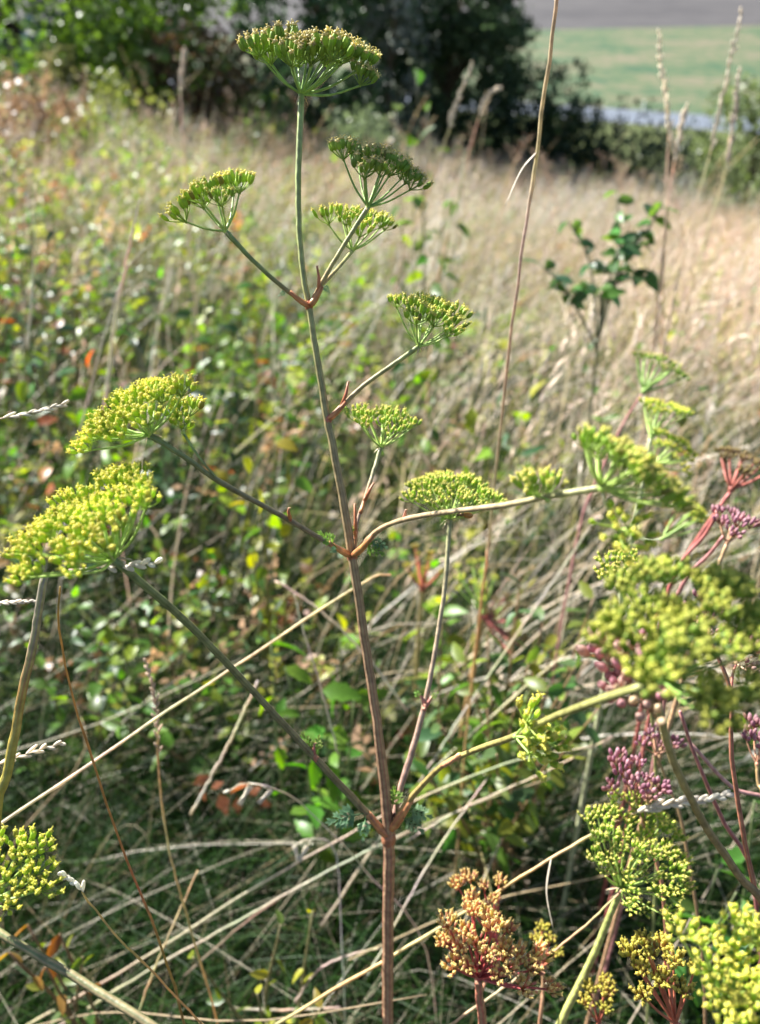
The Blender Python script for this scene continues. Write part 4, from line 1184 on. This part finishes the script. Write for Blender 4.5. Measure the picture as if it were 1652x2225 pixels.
# long bleached blades leaning over the left weeds
for lb, pts, w in [('long whitish grass blade leaning right over the left weeds', [(225, 900, 1.25), (250, 700, 1.22), (285, 520, 1.2), (305, 430, 1.18)], (18, 9)),
                   ('long thin straw arching in front of the left bushes', [(170, 950, 1.3), (230, 720, 1.3), (280, 580, 1.3), (345, 520, 1.3)], (9, 5)),
                   ('faint upright straw at the far left among the weeds', [(60, 760, 1.4), (72, 600, 1.4), (78, 400, 1.4)], (10, 6)),
                   ('white straw slanting down from the fork towards the slim branch', [(885, 1545, 1.05), (800, 1430, 1.06), (700, 1330, 1.07), (600, 1262, 1.08)], (11, 9)),
                   ('orange brown thin straw behind the main stem', [(735, 1640, .95), (700, 1500, .95), (660, 1370, .96), (640, 1290, .97)], (8, 6)),
                   ('pale straw slanting from the long branch to the dark grass', [(415, 1770, 1.0), (500, 1610, 1.0), (560, 1480, 1.02)], (13, 10)),
                   ('straw slanting upward behind the slim branch', [(900, 1720, 1.1), (1000, 1560, 1.1), (1150, 1340, 1.12), (1300, 1120, 1.15)], (10, 7)),
                   ('weathered straw leaning on the leaves right of the slim branch', [(700, 2010, 1.15), (900, 1720, 1.15), (1100, 1530, 1.15), (1290, 1370, 1.15)], (11, 8)),
                   ('pale bent straw in the grass under the yellow side umbel', [(880, 1830, 1.0), (1000, 1760, 1.0), (1200, 1670, 1.0), (1330, 1600, 1.02)], (8, 6)),
                   ('thin straw standing right of the main stem in the dark grass', [(800, 2120, .95), (930, 1880, .95), (1010, 1760, .96), (1060, 1690, .98)], (9, 6)),
                   ('short curled straw at the foot of the main stem', [(640, 2180, .98), (690, 2110, .97), (760, 2075, .96), (830, 2060, .96)], (10, 8)),
                   ('bleached straw lying flat along the bottom edge', [(500, 2190, 1.0), (620, 2195, 1.0), (740, 2190, 1.0)], (11, 10))]:
    straw('straw_stalk', lb, pts, (w[0] * .72, w[1] * .72), (.60, .52, .39), None, None)

# ------------------------------------------------------------------ lodged straws lying through the near grass
r = random.Random(21)
lod = []
for k in range(4):
    mb = MB()
    L_ = (.75, .6, .9, .5)[k]
    pts = [Vector(q) for q in crom([(-L_ / 2, 0, -.03), (-L_ * .15, .02 * (k - 1), .02), (L_ * .2, -.015 * k, .03), (L_ / 2, .03, .0)], 10)]
    cl = [(.58, .50, .36), (.50, .40, .24), (.66, .60, .48), (.44, .33, .19)][k]
    mb.tube(pts, [.0012 * (1 - .4 * i / 10) for i in range(11)], 5, (tuple(.8 * q for q in cl), cl))
    lod.append(mb.mesh('fallen_straw', M_STRAW))
for i in range(60):
    y = .45 + 1.9 * r.random() ** 1.2
    x = r.uniform(-.62, .62) * (y + .25)
    az = r.gauss(.65, .55)
    el = abs(r.gauss(.12, .22))
    q = Quaternion((0, 0, 1), az) @ Quaternion((0, 1, 0), -el)
    o = put('fallen_straw', lod[r.randrange(4)], None, (x, y, gz(x, y) + r.uniform(.06, .30) + .2 * math.sin(el)), q, r.uniform(.7, 1.1))
    tag(o, 'fallen straw lying slantwise through the near grass', 'straw', 'fallen straws in the near grass')

# ------------------------------------------------------------------ larger leafy plants that can be picked out
def sprig(name, label, cat, base, tops, leaf_l, leaf_w, cols, stemcol, seed, n=7, group=None, teeth=.1, gofs=(0, .05), hub=None):
    """leafy plant: stems from one foot to several picture points, with leaves along their upper part"""
    r = random.Random(seed)
    b = P(*base)
    bx, by = b.x + gofs[0], b.y + gofs[1]
    g = Vector((bx, by, gz(bx, by)))
    root = tag(put(name, None, loc=g), label, cat, group)
    lm = []
    for cc in cols:
        for k in range(2):
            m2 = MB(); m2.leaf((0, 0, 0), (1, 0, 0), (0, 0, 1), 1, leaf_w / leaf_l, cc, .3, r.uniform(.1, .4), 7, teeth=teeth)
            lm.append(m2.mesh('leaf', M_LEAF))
    if hub is not None:
        h = P(*hub) - g
        pts = [Vector(q) for q in crom([(0, 0, -.02), tuple(h * .5 + Vector((.01, 0, 0))), tuple(h)], 8)]
        mb = MB(); mb.tube(pts, [.0045 * (1 - .3 * i / 8) for i in range(9)], 6, (stemcol,))
        put('stem', mb.mesh('stem', M_STEM), root)
    for t in tops:
        e = P(*t) - g
        a0 = Vector((0, 0, -.02)) if hub is None else (P(*hub) - g) * r.uniform(.86, 1.0)
        m = a0.lerp(e, .5) + Vector((r.uniform(-.03, .03), r.uniform(-.03, .03), .03))
        pts = [Vector(q) for q in crom([tuple(a0), tuple(m), tuple(e)], 12)]
        mb = MB(); mb.tube(pts, [.0034 * (1 - .6 * i / 12) for i in range(13)], 6, (stemcol,))
        put('stem', mb.mesh('stem', M_STEM), root)
        for i in range(n):
            f = .45 + .55 * i / (n - 1)
            p = pts[min(12, int(f * 12))]
            a = i * 2.4 + r.uniform(-.5, .5)
            q = Quaternion((0, 0, 1), a) @ Quaternion((0, 1, 0), -r.uniform(-.9, .8)) @ Quaternion((1, 0, 0), r.uniform(-1.1, 1.1))
            put('leaf', r.choice(lm), root, p, q, leaf_l * r.uniform(.7, 1.15))
    return root


sprig('elder_sapling', 'dark green leafy sapling standing in the pale grass right of the tall straw', 'sapling', (1300, 860, 1.75), [(1340, 415, 1.72), (1440, 440, 1.7), (1405, 500, 1.7), (1235, 480, 1.72), (1425, 585, 1.68), (1175, 575, 1.72), (1350, 520, 1.7), (1230, 640, 1.72)], .048, .026, [(.055, .13, .05), (.08, .17, .06), (.13, .23, .05)], (.10, .10, .05), 3, 10, hub=(1310, 640, 1.73))
sprig('leafy_sapling', 'bright leafy sapling in front of the dark rounded tree', 'sapling', (920, 560, 2.7), [(905, 150, 2.6), (930, 225, 2.6), (860, 240, 2.6), (980, 330, 2.6), (900, 300, 2.6)], .075, .042, [(.18, .27, .04), (.10, .18, .04), (.14, .22, .06)], (.12, .12, .06), 4, 7)
sprig('nettle_plant', 'bright green toothed leaves of a nettle behind the main stem', 'nettle', (680, 1800, 1.2), [(740, 1390, 1.12), (620, 1450, 1.12), (700, 1500, 1.1), (590, 1400, 1.15), (770, 1520, 1.1), (660, 1590, 1.1)], .050, .028, [(.11, .24, .03), (.14, .28, .035)], (.13, .17, .06), 5, 6, teeth=.25)
sprig('rose_bush', 'rose bush with many small olive leaves right of the slim branch', 'bush', (1120, 1780, 1.2), [(1130, 1270, 1.15), (1010, 1440, 1.1), (1250, 1450, 1.08), (1180, 1350, 1.15), (1060, 1540, 1.05), (1230, 1600, 1.0), (960, 1580, 1.1), (1300, 1540, 1.0), (1080, 1640, 1.0), (930, 1690, 1.0), (1190, 1500, 1.05), (1290, 1300, 1.2)], .040, .019, [(.13, .20, .035), (.08, .15, .03), (.20, .24, .04), (.10, .17, .06)], (.26, .15, .08), 6, 15)
sprig('rose_bush', 'leafy bush with mixed green and yellow leaves behind the yellow side umbel', 'bush', (1050, 1850, 1.25), [(960, 1330, 1.25), (1060, 1380, 1.2), (1150, 1440, 1.18), (990, 1500, 1.15), (1110, 1580, 1.1), (1240, 1540, 1.12), (1000, 1650, 1.1), (1180, 1690, 1.05), (1280, 1430, 1.2), (900, 1600, 1.15), (1220, 1330, 1.3)], .044, .021, [(.16, .26, .04), (.08, .16, .035), (.26, .30, .05), (.09, .17, .07)], (.24, .15, .08), 16, 14)
sprig('rose_bush', 'low bush with yellowing small leaves at the bottom near the main stem', 'bush', (600, 2330, .95), [(610, 2010, .92), (680, 1980, .95), (420, 2080, .90), (560, 2160, .88), (700, 2190, .86)], .024, .012, [(.24, .28, .03), (.10, .18, .04), (.34, .30, .04)], (.16, .14, .06), 7, 7)
sprig('rose_bush', 'low bush with reddish and green leaves under the lower left umbel', 'bush', (120, 2250, .95), [(60, 2010, .92), (130, 2030, .92), (180, 2080, .90), (20, 2070, .90), (100, 2100, .88)], .026, .012, [(.16, .20, .03), (.28, .14, .04), (.09, .15, .035)], (.2, .12, .06), 8, 8)
sprig('cinquefoil_plant', 'large toothed green leaf cluster at the right edge behind the bent stems', 'weed', (1630, 2150, .95), [(1600, 1940, .86), (1560, 1890, .9), (1645, 1960, .86), (1640, 1740, .9)], .055, .026, [(.07, .17, .03), (.09, .20, .035)], (.12, .15, .06), 9, 6, teeth=.3)
sprig('hazel_seedling', 'lime green leafy seedling with orange leaves among the left weeds', 'weed', (160, 1050, 1.8), [(150, 820, 1.75), (110, 790, 1.75), (205, 760, 1.8), (190, 850, 1.75), (60, 830, 1.8)], .060, .042, [(.20, .33, .03), (.17, .30, .03), (.42, .13, .04)], (.2, .14, .06), 10, 5)
sprig('hazel_seedling', 'yellow green leafy seedling behind the pair of upper left branches', 'weed', (560, 1250, 1.5), [(600, 960, 1.45), (530, 990, 1.45), (470, 920, 1.5), (640, 1040, 1.45), (560, 1060, 1.4)], .045, .028, [(.24, .30, .03), (.32, .31, .03), (.12, .20, .04)], (.2, .18, .06), 11, 6)
sprig('privet_shrub', 'dark glossy leafy shrub beneath the topmost left branch', 'shrub', (380, 1150, 1.9), [(340, 620, 1.9), (420, 680, 1.85), (300, 740, 1.85), (450, 600, 1.95), (520, 720, 1.85), (380, 780, 1.8), (260, 650, 1.9), (550, 620, 1.95), (230, 560, 2.0)], .046, .022, [(.04, .085, .03), (.06, .11, .035), (.09, .15, .03)], (.12, .10, .06), 12, 10)
sprig('privet_shrub', 'blue green glossy leafy shrub at the far left edge', 'shrub', (60, 800, 2.2), [(20, 330, 2.3), (60, 420, 2.2), (120, 500, 2.2), (10, 520, 2.2), (90, 600, 2.1), (160, 620, 2.1), (30, 650, 2.0)], .05, .022, [(.06, .11, .06), (.09, .15, .06), (.14, .20, .05)], (.12, .10, .06), 13, 10)
sprig('leafy_weed', 'green leafy weed between the topmost stem and the tall straw', 'weed', (880, 800, 1.9), [(930, 560, 1.85), (990, 440, 1.9), (870, 600, 1.85), (1010, 330, 2.2), (960, 640, 1.8)], .05, .028, [(.14, .24, .03), (.08, .15, .035)], (.14, .14, .06), 14, 7)

# a small orange brown insect hanging under the flat umbel
root = tag(put('insect', None, loc=P(1012, 1118, .60)), 'small orange brown insect clinging beneath the flat umbel', 'insect')
s = px(1, .60)
V3 = lambda x, y, z: Vector((x * s, y * s, z * s))
mb = MB(); mb.blob(V3(6, 0, -2), (1, .1, -.1), 22 * s, 15 * s, 10, 7, (.50, .22, .04), (.36, .14, .03), .05); put('abdomen', mb.mesh('abdomen', M_BUG), root)
mb = MB(); mb.blob(V3(-9, 0, 0), (1, 0, 0), 12 * s, 10 * s, 9, 6, (.16, .08, .03), (.22, .11, .03)); put('thorax', mb.mesh('thorax', M_BUG), root)
mb = MB(); mb.blob(V3(-17, 0, -1), (1, 0, 0), 7 * s, 7 * s, 8, 5, (.05, .03, .02), (.08, .04, .02)); put('head', mb.mesh('head', M_BUG), root)
for i in range(6):
    sd = 1 if i % 2 else -1
    x0 = -12 + 4 * (i // 2)
    mb = MB(); mb.tube([V3(x0, sd * 4, 0), V3(x0 + (i // 2 - 1) * 7, sd * 9, 5), V3(x0 + (i // 2 - 1) * 12, sd * 12, -5 + 12 * (i // 2 == 1)), V3(x0 + (i // 2 - 1) * 15, sd * 13, -9)], [.7 * s, .6 * s, .5 * s, .4 * s], 5, ((.25, .12, .04),))
    put('leg', mb.mesh('leg', M_BUG), root)
